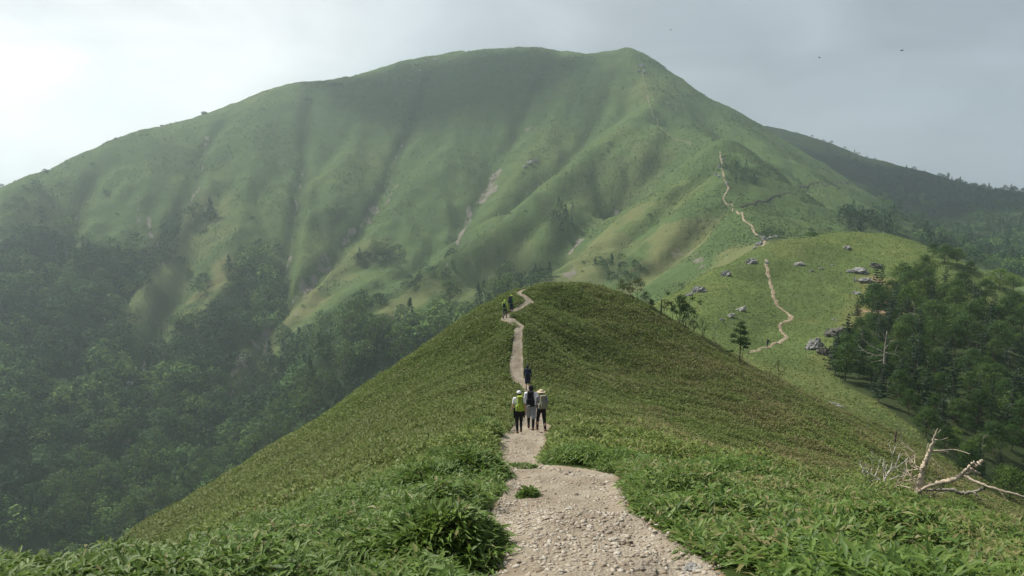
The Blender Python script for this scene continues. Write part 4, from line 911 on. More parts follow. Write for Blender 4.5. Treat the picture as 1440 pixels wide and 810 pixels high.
b2 = standing(1248, 682, 17.5); fb2 = empty('dead_branch', b2, -math.atan2(b2.x, b2.y)); tag(fb2, 'pale antler like dead branch poking out of the grass left of the fallen tree', 'branch')
def f4(px, py, d=0.0): return ((px - 1248) * k_, d, float(ray(px, py)[1]) * 17.5 - b2.z)
g = Geo(); rg = np.random.default_rng(16)
for l, r_ in [([(1244, 674), (1250, 662), (1258, 658), (1266, 650), (1270, 646)], .03), ([(1250, 662), (1252, 650), (1251, 638)], .02), ([(1256, 659), (1258, 648), (1262, 638)], .018), ([(1246, 668), (1242, 658), (1240, 651)], .018), ([(1240, 676), (1230, 668), (1222, 664), (1216, 657), (1213, 649)], .022), ([(1226, 666), (1228, 658), (1227, 648)], .014), ([(1232, 669), (1235, 660), (1236, 652)], .014), ([(1222, 664), (1216, 668)], .012), ([(1244, 674), (1242, 664), (1246, 656)], .014), ([(1238, 676), (1230, 676), (1226, 680)], .012), ([(1216, 657), (1212, 655)], .01), ([(1262, 668), (1268, 664), (1270, 658)], .012), ([(1250, 676), (1262, 670), (1270, 664)], .016), ([(1246, 680), (1246, 668)], .014)]:
    pts = [f4(*q, rg.normal(0, .07)) for q in l]; poly_tube(g, pts, np.linspace(r_, r_ * .35, len(l)), 6, .006)
    for k in range(2): o_ = np.array(pts[rg.integers(1, len(pts))]); twigs(g, o_, o_ + np.array([rg.normal(0, .08), rg.normal(0, .08), rg.uniform(.06, .2)]), .007, 1, rg, .6, 2, .4, 4)
g.mesh('antler_twigs', M['white_wood'], fb2)

# ---------------------------------------------------------------- rocks
def rock_mesh(name, seed, sx, sy, sz, m, sub=3, rough=0.75, ang=True):
    bm = bmesh.new(); bmesh.ops.create_icosphere(bm, subdivisions=sub, radius=1.0); rg = random.Random(seed)
    planes = [(Vector((rg.gauss(0, 1), rg.gauss(0, 1), rg.gauss(0, .8))).normalized(), rg.uniform(.55, .88)) for _ in range(11)]
    off = Vector((seed * 3.1, seed * 1.7, 0))
    for v in bm.verts:
        d = v.co.normalized(); f = 1.0
        for n_, h_ in planes:
            t = d.dot(n_)
            if t > 0.05: f = min(f, h_ / t)
        f = f * (1 + rough * 0.45 * mnoise.noise(d * 1.8 + off) + rough * 0.22 * mnoise.noise(d * 5 + off) + rough * .1 * mnoise.noise(d * 12 + off))
        g2 = (mnoise.noise(d * 2.6 + off * 2) > 0.12) * .16 + (mnoise.noise(d * 4.2 + off) > .05) * .09; f *= 1.08 - g2 * rough * 1.6
        v.co = Vector((d.x * f * sx, d.y * f * sy, d.z * f * sz))
    me = bpy.data.meshes.new(name); bm.to_mesh(me); bm.free(); me.materials.append(m)
    o = bpy.data.objects.new(name, me); COL.objects.link(o); return o
def rock(px, py, wpx, hpx, label, m='rock', rmin=95, rmax=330, yaw=None, tilt=0.0, sub=4, deep=.7, name='boulder', seed=None, cat='rock', emb=.12):
    p = at(px, py, rmin, rmax); k = math.hypot(p.x, p.y) / FPX; sx = wpx * k * .54; sz = hpx * k * .70
    o = rock_mesh(name, seed or int(px * 7 + py), sx, sx * deep, sz, M[m], sub); o.location = p + Vector((0, 0, sz * emb)); o.rotation_euler = (0, tilt, -math.atan2(p.x, p.y) + (yaw or 0)); tag(o, label, cat); return o
rock(980, 412, 24, 10, 'dark jagged boulder on the left skyline edge of the grassy knoll', tilt=-.45, deep=.5); rock(968, 417, 12, 5, 'small grey slab below the dark jagged boulder', 'rock', tilt=-.4)
rock(1019, 388, 18, 7, 'long grey boulder lying on the upper left slope of the knoll', tilt=-.6, deep=.5); rock(1055, 372, 15, 8, 'rounded grey boulder left of the knoll trail near its top', tilt=-.3)
rock(1125, 375, 15, 4, 'pale flat rock gleaming in the middle of the knoll', 'pale_rock', tilt=-.15); rock(1117, 377, 5, 2, 'tiny pale stone touching the left end of the flat pale rock', 'pale_rock')
rock(1190, 350, 12, 5, 'grey lone boulder high on the knoll near its summit', 'rock'); rock(1141, 382, 5, 3, 'small pale stone right below the flat pale rock', 'pale_rock'); rock(1154, 380, 7, 2, 'thin low stone right of the small pale stone', 'pale_rock'); rock(1170, 374, 4, 2, 'tiny stone furthest right of the pale stones on the knoll', 'pale_rock')
rock(1040, 437, 20, 6, 'upper half of the long pale rock rib on the lower knoll', 'pale_rock', tilt=-.5, deep=.4, name='rock_rib'); rock(1026, 446, 16, 5, 'lower half of the long pale rock rib on the lower knoll', 'pale_rock', tilt=-.5, deep=.4, name='rock_rib'); rock(1015, 452, 8, 3, 'small stone ending the pale rock rib at its lower left', 'rock', tilt=-.4)
rock(1206, 384, 26, 8, 'wide pale crag at the right side of the knoll', 'rock', tilt=.0, name='crag'); rock(1232, 378, 15, 9, 'dark sharp crag top right of the wide pale crag', 'mossy_rock', name='crag'); rock(1219, 398, 18, 7, 'dark boulder just below the wide pale crag', 'rock'); rock(1202, 396, 6, 4, 'small pale rock left of the dark boulder under the crag', 'pale_rock'); rock(1204, 413, 12, 4, 'low grey rock above the mossy boulder by the lone fir', 'rock')
rock(1221, 428, 18, 9, 'dark mossy boulder at the edge of the brown earth', 'mossy_rock'); rock(1173, 451, 8, 2, 'small pale slab on the grass above the large crags', 'pale_rock')
rock(1180, 474, 36, 15, 'large dark crag with mossy front above the wood edge', 'mossy_rock', name='crag', tilt=-.1); rock(1146, 492, 26, 20, 'large knobbly grey crag furthest left at the wood edge', 'rock', name='crag', tilt=-.5); rock(1160, 500, 20, 16, 'mossy lower crag between the two large crags', 'mossy_rock', name='crag'); rock(1176, 505, 24, 15, 'low dark mossy crag under the large mossy one', 'mossy_rock', name='crag')
rock(1175, 580, 28, 6, 'pale flat slab lying in the meadow below the crags', 'pale_rock', tilt=.28, deep=.45, name='slab'); rock(1078, 373, 6, 6, 'pale upright stone at the top bend of the knoll trail', 'pale_rock', sub=3)
for i, (px, py, w_, h_, m_) in enumerate([(1068, 345, 9, 7, 'rock'), (1075, 340, 8, 8, 'rock'), (1081, 336, 8, 5, 'rock'), (1070, 334, 5, 4, 'pale_rock'), (1090, 333, 8, 3, 'rock'), (1062, 350, 6, 4, 'rock')]):
    o = rock(px, py, w_, h_, 'small grey rock in the rocky pass behind the knoll trail', m_, 240, 420, sub=3); o['group'] = 'rocks in the pass'
for i, (px, py, w_, h_) in enumerate([(585, 94, 5, 3), (598, 90, 6, 3), (612, 86, 8, 3), (632, 86, 6, 3), (590, 100, 4, 2), (576, 118, 4, 2), (620, 89, 4, 2), (605, 94, 4, 2)]):
    o = rock(px, py, w_, h_, 'pale stone scattered on grass below the left summit of the mountain', 'pale_rock', 700, 1300, sub=2); o['group'] = 'pale stones below the summit'
for i, (px, py, w_, h_) in enumerate([(745, 233, 9, 6), (753, 229, 8, 5), (738, 238, 7, 4), (902, 96, 7, 6), (906, 104, 6, 5), (898, 102, 5, 4), (1012, 235, 6, 5), (1006, 247, 6, 5), (1016, 228, 5, 4), (1022, 262, 5, 4), (1012, 250, 6, 5), (288, 160, 9, 4), (228, 177, 6, 3), (163, 196, 5, 4), (66, 243, 6, 3), (90, 236, 5, 2), (183, 545, 10, 7), (177, 548, 5, 4)]):
    o = rock(px, py, w_, h_, 'grey rock outcrop jutting from the far mountain slope', 'rock', 330, 1300, sub=2, name='outcrop'); o['group'] = 'outcrops on the mountain'

# ---- loose stones of the trail
def small_rocks(n, r0, r1, s0, s1, seed):
    rg = np.random.default_rng(seed); base_ = []
    for k in range(6):
        bm = bmesh.new(); d_ = rg.normal(0, 1, (11, 3)); d_ /= np.linalg.norm(d_, axis=1)[:, None]
        for q in d_ * rg.uniform(.75, 1.15, (11, 1)): bm.verts.new(q)
        bmesh.ops.convex_hull(bm, input=bm.verts[:]); bmesh.ops.triangulate(bm, faces=bm.faces[:]); bm.verts.index_update(); V = np.array([v.co[:] for v in bm.verts]); F = np.array([[v.index for v in f.verts] for f in bm.faces]); bm.free()
        V[:, 2] *= .55; base_.append((V, F))
    r = np.sqrt(rg.uniform(r0 ** 2, r1 ** 2, n)); a = rg.uniform(-.30, .62, n); x, y = r * np.sin(a), r * np.cos(a)
    pm_ = path_mask(x, y); kp = (pm_ > rg.uniform(-.06, 0.12, n)) & (rg.random(n) < np.clip(.80 + 1.6 * fbm(x / .8, y / .8, 3, 88), .2, 1)); x, y, r = x[kp], y[kp], r[kp]; VV = []; FF = []; k = 0
    z = H(x, y) + 0.028
    for i in range(len(x)):
        V, F = base_[rg.integers(0, 6)]; s = s0 * (s1 / s0) ** (rg.random() ** 2.5); t = rg.uniform(0, 6.28); c, s_ = math.cos(t), math.sin(t); sc_ = np.array([1, rg.uniform(.55, 1), rg.uniform(.5, 1.1)]) * s
        v = V * sc_; v = np.c_[v[:, 0] * c - v[:, 1] * s_, v[:, 0] * s_ + v[:, 1] * c, v[:, 2]] + (x[i], y[i], z[i] + s * .12); VV.append(v); FF.append(F + k); k += len(V)
    return np.concatenate(VV), np.concatenate(FF)
parts = [small_rocks(64000, 3.0, 10, .006, .040, 1), small_rocks(26000, 10, 24, .013, .06, 2), small_rocks(5000, 24, 40, .03, .09, 3)]
VV = np.concatenate([p[0] for p in parts]); o1 = len(parts[0][0]); o2 = o1 + len(parts[1][0]); FF = np.concatenate([parts[0][1], parts[1][1] + o1, parts[2][1] + o2])
o = fast_mesh('trail_gravel', VV, tris=FF, mats=(M['stone'],)); tag(o, 'loose angular gravel and pebbles strewn over the trail', 'gravel', kind='stuff')
def stone(px, py, wpx, hpx, label, m='stone_big', yaw=0.0, deep=.7, emb=.25):
    return rock(px, py, wpx, hpx, label, m, 2.0, 40, yaw=yaw, sub=4, deep=deep, name='stone', cat='stone', emb=emb)
M['stone_big'] = rock_mat('trail_stone', (0.38, 0.33, 0.26), (0.24, 0.20, 0.15), (0.22, 0.18, 0.13)); M['stone_dark'] = rock_mat('dark_trail_stone', (0.19, 0.15, 0.11), (0.10, 0.08, 0.06), (0.07, 0.055, 0.04))
stone(880, 770, 28, 12, 'dark brown sharp stone sticking up from the trail near the front', 'stone_dark', .2); stone(905, 806, 52, 14, 'wide tan rock cut off by the bottom edge of the picture', yaw=.1); stone(975, 806, 42, 14, 'pale broad rock at the bottom edge right of the tan one', 'pale_rock')
stone(718, 757, 14, 7, 'dark stone on the left side of the trail near the leaves', 'stone_dark'); stone(792, 782, 12, 7, 'small dark stone lying left of the sharp brown stone', 'stone_dark'); stone(770, 749, 9, 6, 'dark pebble in the middle of the wide trail', 'stone_dark'); stone(915, 795, 20, 10, 'tan cube like stone between the sharp stone and the bottom edge', yaw=.5)
stone(1000, 785, 16, 9, 'pale grey stone at the right border of the trail', 'pale_rock'); stone(885, 705, 9, 5, 'pale stone at the right edge of the trail beside the first leaves', 'pale_rock'); stone(748, 692, 7, 4, 'small flat stone right below the lone grass tuft', 'stone_dark'); stone(830, 760, 14, 5, 'flat brown stone embedded left of the sharp brown stone', 'stone_dark')
for px, py in [(700, 772), (735, 725), (760, 710), (812, 700), (846, 730), (868, 745), (905, 745), (930, 770), (950, 785), (860, 790), (820, 800), (775, 800), (735, 790), (790, 735), (830, 690), (850, 685), (765, 680), (720, 705), (800, 668), (985, 800), (942, 800), (1010, 800), (890, 725), (700, 740), (812, 750), (752, 770)]:
    o = stone(px + random.uniform(-5, 5), py, random.uniform(6, 15), random.uniform(4, 8), 'fist sized angular tan stone among the gravel of the wide trail', random.choice(['stone_big', 'stone_big', 'stone_dark', 'pale_rock']), random.uniform(0, 3)); o['group'] = 'fist sized stones on the trail'

# ---- mounded clumps of bamboo grass overhanging the left edge of the trail, and tufts on it
def clump(px, py, r, rx, ry, hz, n, label, ln=.14, name='bamboo_clump', cat='grass clump', seed=0, yaw=0.0, group=None):
    global rng
    p = standing(px, py, r); rg = np.random.default_rng(seed + 500); m = n
    d = rg.normal(0, 1, (m, 3)); d[:, 2] = np.abs(d[:, 2]) * 1.0 - .12; d /= np.linalg.norm(d, axis=1)[:, None]
    lump = 1 + .16 * np.sin(d[:, 0] * 5 + seed) * np.cos(d[:, 1] * 4.3) + rg.normal(0, .05, m)
    B = d * np.array([rx, ry, hz]) * (lump * rg.uniform(.72, 1.0, m))[:, None]
    k = 4; B = np.repeat(B, k, 0); D_ = np.repeat(d, k, 0); N_ = len(B)
    az = np.arctan2(D_[:, 0], D_[:, 1]) + rg.normal(0, .95, N_); pit = np.clip(np.arcsin(np.clip(D_[:, 2], -1, 1)) * .55 + rg.normal(.05, .3, N_), -.5, 1.3); l_ = ln * rg.uniform(.6, 1.15, N_)
    V, q = leaf_geo(B, az, pit, l_, l_ * .2, .4, .25, True)
    bulk = []
    o = fast_mesh(name, V, quads=q, mats=(M['sasa_near'],), fattr={'dry': np.repeat((rg.random(N_) < .07) * rg.uniform(.3, 1, N_), 2)}); o.location = p; o.rotation_euler[2] = yaw; tag(o, label, cat, group); return o
clump(618, 712, 8.9, .42, .55, .40, 2600, 'dark rounded mound of bamboo grass bulging over the left trail edge, nearest of its row', seed=1)
clump(660, 692, 12.2, .62, .7, .46, 3200, 'rounded mound of bamboo grass beside the grass tuft on the trail', seed=2)
clump(610, 690, 11.5, .8, .7, .40, 2600, 'broad mound of bamboo grass left of the rounded trail side mound', seed=3)
clump(652, 655, 17.5, .75, .9, .42, 2400, 'farther mound of bamboo grass at the left of the narrow trail', seed=4)
clump(680, 628, 22.5, .55, .9, .36, 1700, 'small mound of bamboo grass left of the hikers on the trail', seed=5)
clump(630, 650, 18.5, 1.0, .9, .36, 2200, 'wide low mound of bamboo grass behind the rounded mounds', seed=6)
clump(620, 800, 6.0, .55, .5, .45, 2200, 'nearest leafy mound of bamboo grass beside the stony trail', ln=.16, seed=7)
clump(818, 650, 15.2, .6, .5, .30, 1500, 'bamboo grass mound where the wide trail narrows on its right', seed=8)
clump(743, 683, 10.2, .13, .12, .12, 260, 'lone dark grass tuft growing on the left half of the trail', ln=.11, name='grass_tuft', cat='grass tuft', seed=9)
clump(732, 656, 13.4, .32, .16, .06, 240, 'flat strip of grass across the trail where it narrows', ln=.09, name='grass_tuft', cat='grass tuft', seed=10)

# ---------------------------------------------------------------- forests and scrub on the mountain
def unit_tree(seed, n=250):
    rg = np.random.default_rng(seed); C = []; N_ = []; k = 13
    for i in range(k):
        a = i * 2.4; t = (i + .5) / k; rad = .5 * math.sin(min(1, t * .75 + .3) * math.pi) ** .6 * rg.uniform(.5, 1); c = np.array([math.cos(a) * rad, math.sin(a) * rad, .30 + .62 * t]); m = n // k
        d = rg.normal(0, 1, (m, 3)); d[:, 2] = np.abs(d[:, 2]) - .35; d /= np.linalg.norm(d, axis=1)[:, None]; C.append(c + d * rg.uniform(.12, .22, (m, 1)) * (1.1, 1.1, .8)); N_.append(d + (0, 0, .4))
    V, q = leaf_quads(np.concatenate(C), np.concatenate(N_), .12, rg); return V, q
def unit_fir(seed, n=130):
    rg = np.random.default_rng(seed); t = rg.random(n) ** .9; a = rg.random(n) * 6.283; rr = .30 * (1 - t) ** .8 * rg.uniform(.4, 1.1, n) + .01
    C = np.c_[np.cos(a) * rr, np.sin(a) * rr, .12 + .88 * t]; N_ = np.c_[np.cos(a) * .5, np.sin(a) * .5, np.ones(n)]; return leaf_quads(C, N_, .15, rg)
UT = [unit_tree(s) for s in range(6)]; UF = [unit_fir(s) for s in range(3)]
rg = np.random.default_rng(77); spots = []
xs, ys = np.meshgrid(np.arange(-560, 760, 6.2), np.arange(330, 1290, 6.2), indexing='ij'); xs = xs.ravel() + rg.uniform(-2.4, 2.4, xs.size); ys = ys.ravel() + rg.uniform(-2.4, 2.4, ys.size)
zs = H(xs, ys); rs = np.hypot(xs, ys); ok = (np.abs(np.arctan2(xs, ys)) < .70) & (rs > 340) & (rs < 1330) & visible(xs, ys, zs + 9, .035); xs, ys, zs, rs = xs[ok], ys[ok], zs[ok], rs[ok]
ppx, ppy = project(xs, ys, zs); jx = fbm(xs / 26, ys / 26, 3, 5) * 28 + rg.normal(0, 9, len(xs)); jy = fbm(xs / 26, ys / 26, 3, 6) * 26 + rg.normal(0, 9, len(xs))
keep = np.zeros(len(xs), bool); size = np.zeros(len(xs)); firp = np.full(len(xs), .12)
DENS = {'valley': (.86, 10.2, .16), 'patch1': (.8, 6.5, .1), 'patch2': (.55, 5, .1), 'patch3': (.55, 7, .5), 'patch4': (.5, 6.5, .3), 'patch5': (.9, 8, .3), 'right': (.52, 7.2, .25), 'shoulder': (.8, 4.2, .1), 'pass': (.35, 4, .2), 'patch6': (.5, 5, .2), 'patch7': (.3, 5, .2), 'skyl': (.35, 5, .1), 'leftedge': (.14, 6, .1)}
for k, pl in POLY.items():
    d_, s_, f_ = DENS[k]; jj = 1.0 if k in ('valley', 'right', 'leftedge') else .35
    in_ = inpoly(ppx + jx * jj, ppy + jy * jj, pl) & (rg.random(len(xs)) < d_)
    if k == 'right': in_ &= rs > 480
    if k in ('shoulder', 'pass'): in_ &= rs < 720
    size = np.where(in_ & ~keep, s_, size); firp = np.where(in_ & ~keep, f_, firp); keep |= in_
sc = (~keep) & (rg.random(len(xs)) < .006 + .09 * sstep(.02, .3, fbm(xs / 60, ys / 60, 3, 44)) * sstep(200, 330, ppy)); size = np.where(sc, 2.3, size); keep |= sc
xs, ys, zs, rs, size, firp = (q[keep] for q in (xs, ys, zs, rs, size, firp)); print('forest trees', len(xs))
size = size * rg.uniform(.5, 1.4, len(xs)) * np.where(rs > 800, .85, 1); isf = rg.random(len(xs)) < firp
tint = np.clip(.36 + fbm(xs / 40, ys / 40, 3, 9) * 1.1 + rg.normal(0, .23, len(xs)), 0, 1); tint[isf] *= .35
# the seventy largest seen become things of their own; the rest is the mass of the wood
order = np.argsort(-(size / rs) * ((np.abs(np.arctan2(xs, ys)) < .57) & visible(xs, ys, zs + size * .45)) ); big = set(order[:64].tolist())
VV = []; QQ = []; TT = []; k = 0
for i in range(len(xs)):
    if i in big: continue
    V, q = UF[i % 3] if isf[i] else UT[i % 6]; t = i * 1.7; c, s_ = math.cos(t), math.sin(t); w_ = size[i] * (1.0 if isf[i] else 1.12); h_ = size[i] * (1.35 if isf[i] else .98)
    v = np.c_[(V[:, 0] * c - V[:, 1] * s_) * w_ + xs[i], (V[:, 0] * s_ + V[:, 1] * c) * w_ + ys[i], V[:, 2] * h_ + zs[i] - .12 * h_]; VV.append(v); QQ.append(q + k); k += len(V); TT.append(np.full(len(q), tint[i]))
o = fast_mesh('mountain_forest', np.concatenate(VV), quads=np.concatenate(QQ), mats=(M['forest'],), fattr={'tint': np.concatenate(TT)}); tag(o, 'mixed forest filling the valley and scattered over the mountain flanks', 'forest', kind='stuff'); print('forest faces', k // 4)
farp = []
for j, i in enumerate(sorted(big)):
    loc = (float(xs[i]), float(ys[i]), float(zs[i]) - .3); s_ = float(size[i]); kk = j % 4
    lab = 'big broadleaf tree among the many in the valley forest below the mountain'; grp = 'large trees of the valley forest'
    if kk not in farp:
        g, c_ = broad_tree(600 + kk, 1.0, .46, 420, .085, .018, low=.3, k=14); e_ = tree_root('broadleaf_tree', g, c_, M['bark'], M['tree_leaf'], loc, lab, 'tree', grp); farp.append(kk); first['f%d' % kk] = e_
    else: e_ = dup(first['f%d' % kk], loc, random.uniform(0, 6), (1, 1, 1), lab, grp)
    e_.scale = (s_ * 1.15, s_ * 1.15, s_ * 1.1)
# single dark bushes standing out on the open faces
bushes = [(433, 143, 12), (470, 121, 9), (480, 121, 7), (150, 275, 10), (22, 283, 11), (10, 290, 9), (40, 268, 7), (130, 235, 8), (63, 242, 7), (165, 305, 6), (355, 310, 9), (700, 360, 9), (820, 372, 7), (855, 305, 9), (913, 305, 9), (738, 299, 5), (350, 355, 12), (340, 350, 9), (960, 180, 5), (975, 178, 7), (980, 182, 6), (937, 112, 5), (945, 138, 5), (905, 88, 5), (250, 218, 4), (1130, 272, 9), (1136, 276, 8), (1140, 325, 8), (1165, 322, 7), (1100, 330, 5), (855, 215, 4), (275, 250, 5), (200, 290, 4), (560, 246, 4), (600, 262, 3), (520, 140, 3), (545, 180, 3), (740, 300, 5), (880, 388, 12), (905, 380, 10), (870, 395, 10)]
M['bush_leaf'] = leaf_mat('bush_leaf', [(0.018, 0.040, 0.014), (0.03, 0.06, 0.018), (0.045, 0.08, 0.022)], trans=0.15, rough=0.8, spec=0.1)
bm_ = Geo(); V, q = unit_tree(91, 260); V = V * (1, 1, .8); V[:, 2] -= .22; bm_.add(V, q); bme = bm_.mesh('bush', M['bush_leaf'], link=False, smooth=False)
for i, (px, py, w_) in enumerate(bushes):
    p = at(px, py, 335, 1300); s_ = w_ * math.hypot(p.x, p.y) / FPX * .95
    o = bpy.data.objects.new('bush', bme); COL.objects.link(o); o.location = p; o.scale = (s_, s_, s_ * random.uniform(.6, .9)); o.rotation_euler[2] = random.uniform(0, 6); tag(o, 'low dark bush standing apart on the open grassy mountain face', 'bush', 'dark bushes on the mountain face')
p = at(1142, 333, 260, 520); s_ = 18 * math.hypot(p.x, p.y) / FPX; V, q = unit_tree(92, 700); V[:, 2] = (V[:, 2] - .22) * .62; g = Geo().add(V, q); o = g.mesh('bush', M['bright_leaf'], smooth=False); o.location = p; o.scale = (s_, s_, s_ * .7); tag(o, 'bright green round bush peeking over the top of the knoll', 'bush')
# dead trunks far away on the mountain
for i, (px, py, hp) in enumerate([(84, 375, 18), (96, 372, 20), (748, 375, 14), (912, 358, 10), (240, 285, 10), (730, 400, 10), (1332, 300, 10), (1422, 292, 10), (1350, 335, 9), (1343, 337, 9), (1400, 262, 5), (1090, 325, 6), (480, 440, 10), (366, 460, 9), (165, 470, 9), (255, 455, 10)]):
    p = at(px, py, 330, 1400); s_ = hp * math.hypot(p.x, p.y) / FPX / 6.5
    e_ = dup(fb[i % 3], p, random.uniform(0, 6), (s_, s_, s_), 'bare grey dead trunk standing far away on the mountain slope', 'dead trunks on the mountain'); e_['category'] = 'dead tree'

# ---------------------------------------------------------------- hikers
def fab(name, col, rough=0.85): return plain_mat(name, col, rough, 0.15, 0.18, 9, 0.1)
F = {k: fab(k, c) for k, c in {'skin': (0.50, 0.30, 0.21), 'white_cotton': (0.78, 0.79, 0.80), 'black_fabric': (0.012, 0.012, 0.015), 'navy_fabric': (0.018, 0.026, 0.055), 'lime_nylon': (0.27, 0.35, 0.05), 'lime_jacket': (0.45, 0.60, 0.10), 'grey_fabric': (0.28, 0.30, 0.33), 'grey_check': (0.22, 0.22, 0.24),
     'beige_felt': (0.52, 0.43, 0.30), 'olive_nylon': (0.20, 0.20, 0.14), 'brown_leather': (0.13, 0.065, 0.035), 'hair': (0.015, 0.011, 0.009), 'cap_grey': (0.60, 0.64, 0.64), 'dark_grey': (0.06, 0.065, 0.075), 'green_sleeve': (0.20, 0.42, 0.06), 'metal': (0.35, 0.35, 0.36), 'teal': (0.03, 0.12, 0.12)}.items()}
F['skin'] = plain_mat('skin', (0.50, 0.30, 0.21), 0.55, 0.35, 0.08, 3)
def capsule(bm, a, b, ra, rb, sq=1.0, seg=10):
    """tapered limb between two joints with round ends; sq flattens it front to back"""
    a = Vector(a); b = Vector(b); ax = (b - a); L_ = max(ax.length, 1e-5); ax.normalize(); q = Vector((0, 0, 1)).rotation_difference(ax)
    rings = []
    for t in (-90, -55, -25): rings.append((math.sin(R(t)) * ra, math.cos(R(t)) * ra))
    for k in range(5): f = k / 4; rings.append((L_ * f, ra + (rb - ra) * f))
    for t in (25, 55, 90): rings.append((L_ + math.sin(R(t)) * rb, math.cos(R(t)) * rb))
    prev = None
    for z, r in rings:
        r = max(r, 1e-4); cur = []
        for i in range(seg):
            t = i / seg * 2 * math.pi; p = a + q @ Vector((math.cos(t) * r, math.sin(t) * r, z)); cur.append(bm.verts.new((p.x, a.y + (p.y - a.y) * sq if sq != 1.0 else p.y, p.z)))
        if prev:
            for i in range(seg): bm.faces.new((prev[i], prev[(i + 1) % seg], cur[(i + 1) % seg], cur[i]))
        prev = cur
        if z == rings[0][0]: first_ = cur
    bm.faces.new(first_[::-1]); bm.faces.new(prev)
def ell(bm, c, rx, ry, rz, rot=None, seg=16):
    m = Matrix.Translation(c) @ (rot.to_matrix().to_4x4() if rot else Matrix.Identity(4)) @ Matrix.Diagonal((rx, ry, rz, 1)); bmesh.ops.create_uvsphere(bm, u_segments=seg, v_segments=seg // 2 + 2, radius=1, matrix=m)
def fused(name, fill, m, parent, vox=0.012, smooth=3):
    """one continuous skin grown round the pieces"""
    bm = bmesh.new(); fill(bm); me = bpy.data.meshes.new(name + '_t'); bm.to_mesh(me); bm.free(); o = bpy.data.objects.new(name + '_t', me); COL.objects.link(o)
    md = o.modifiers.new('r', 'REMESH'); md.mode = 'VOXEL'; md.voxel_size = vox
    if smooth: s_ = o.modifiers.new('s', 'SMOOTH'); s_.iterations = smooth; s_.factor = .5
    dg = bpy.context.evaluated_depsgraph_get(); nm = bpy.data.meshes.new_from_object(o.evaluated_get(dg)); bpy.data.objects.remove(o); nm.name = name
    nm.materials.clear(); nm.materials.append(m)
    for p_ in nm.polygons: p_.use_smooth = True
    r = bpy.data.objects.new(name, nm); COL.objects.link(r); r.parent = parent; return r
def rbox(name, c, s, m, parent, bev=0.3, sub=2, taper=1.0):
    """soft stuffed box: a pack, a pocket, a pouch"""
    bm = bmesh.new(); bmesh.ops.create_cube(bm, size=1)
    for v in bm.verts:
        f = taper if v.co.z > 0 else 1.0; v.co = Vector((v.co.x * s[0] * f, v.co.y * s[1] * f, v.co.z * s[2]))
    bmesh.ops.bevel(bm, geom=bm.edges[:], offset=min(s) * bev, segments=4, profile=.6, affect='EDGES'); bmesh.ops.translate(bm, verts=bm.verts, vec=c)
    me = bpy.data.meshes.new(name); bm.to_mesh(me); bm.free(); me.materials.append(m)
    for p_ in me.polygons: p_.use_smooth = True
    o = bpy.data.objects.new(name, me); COL.objects.link(o); o.parent = parent; return o
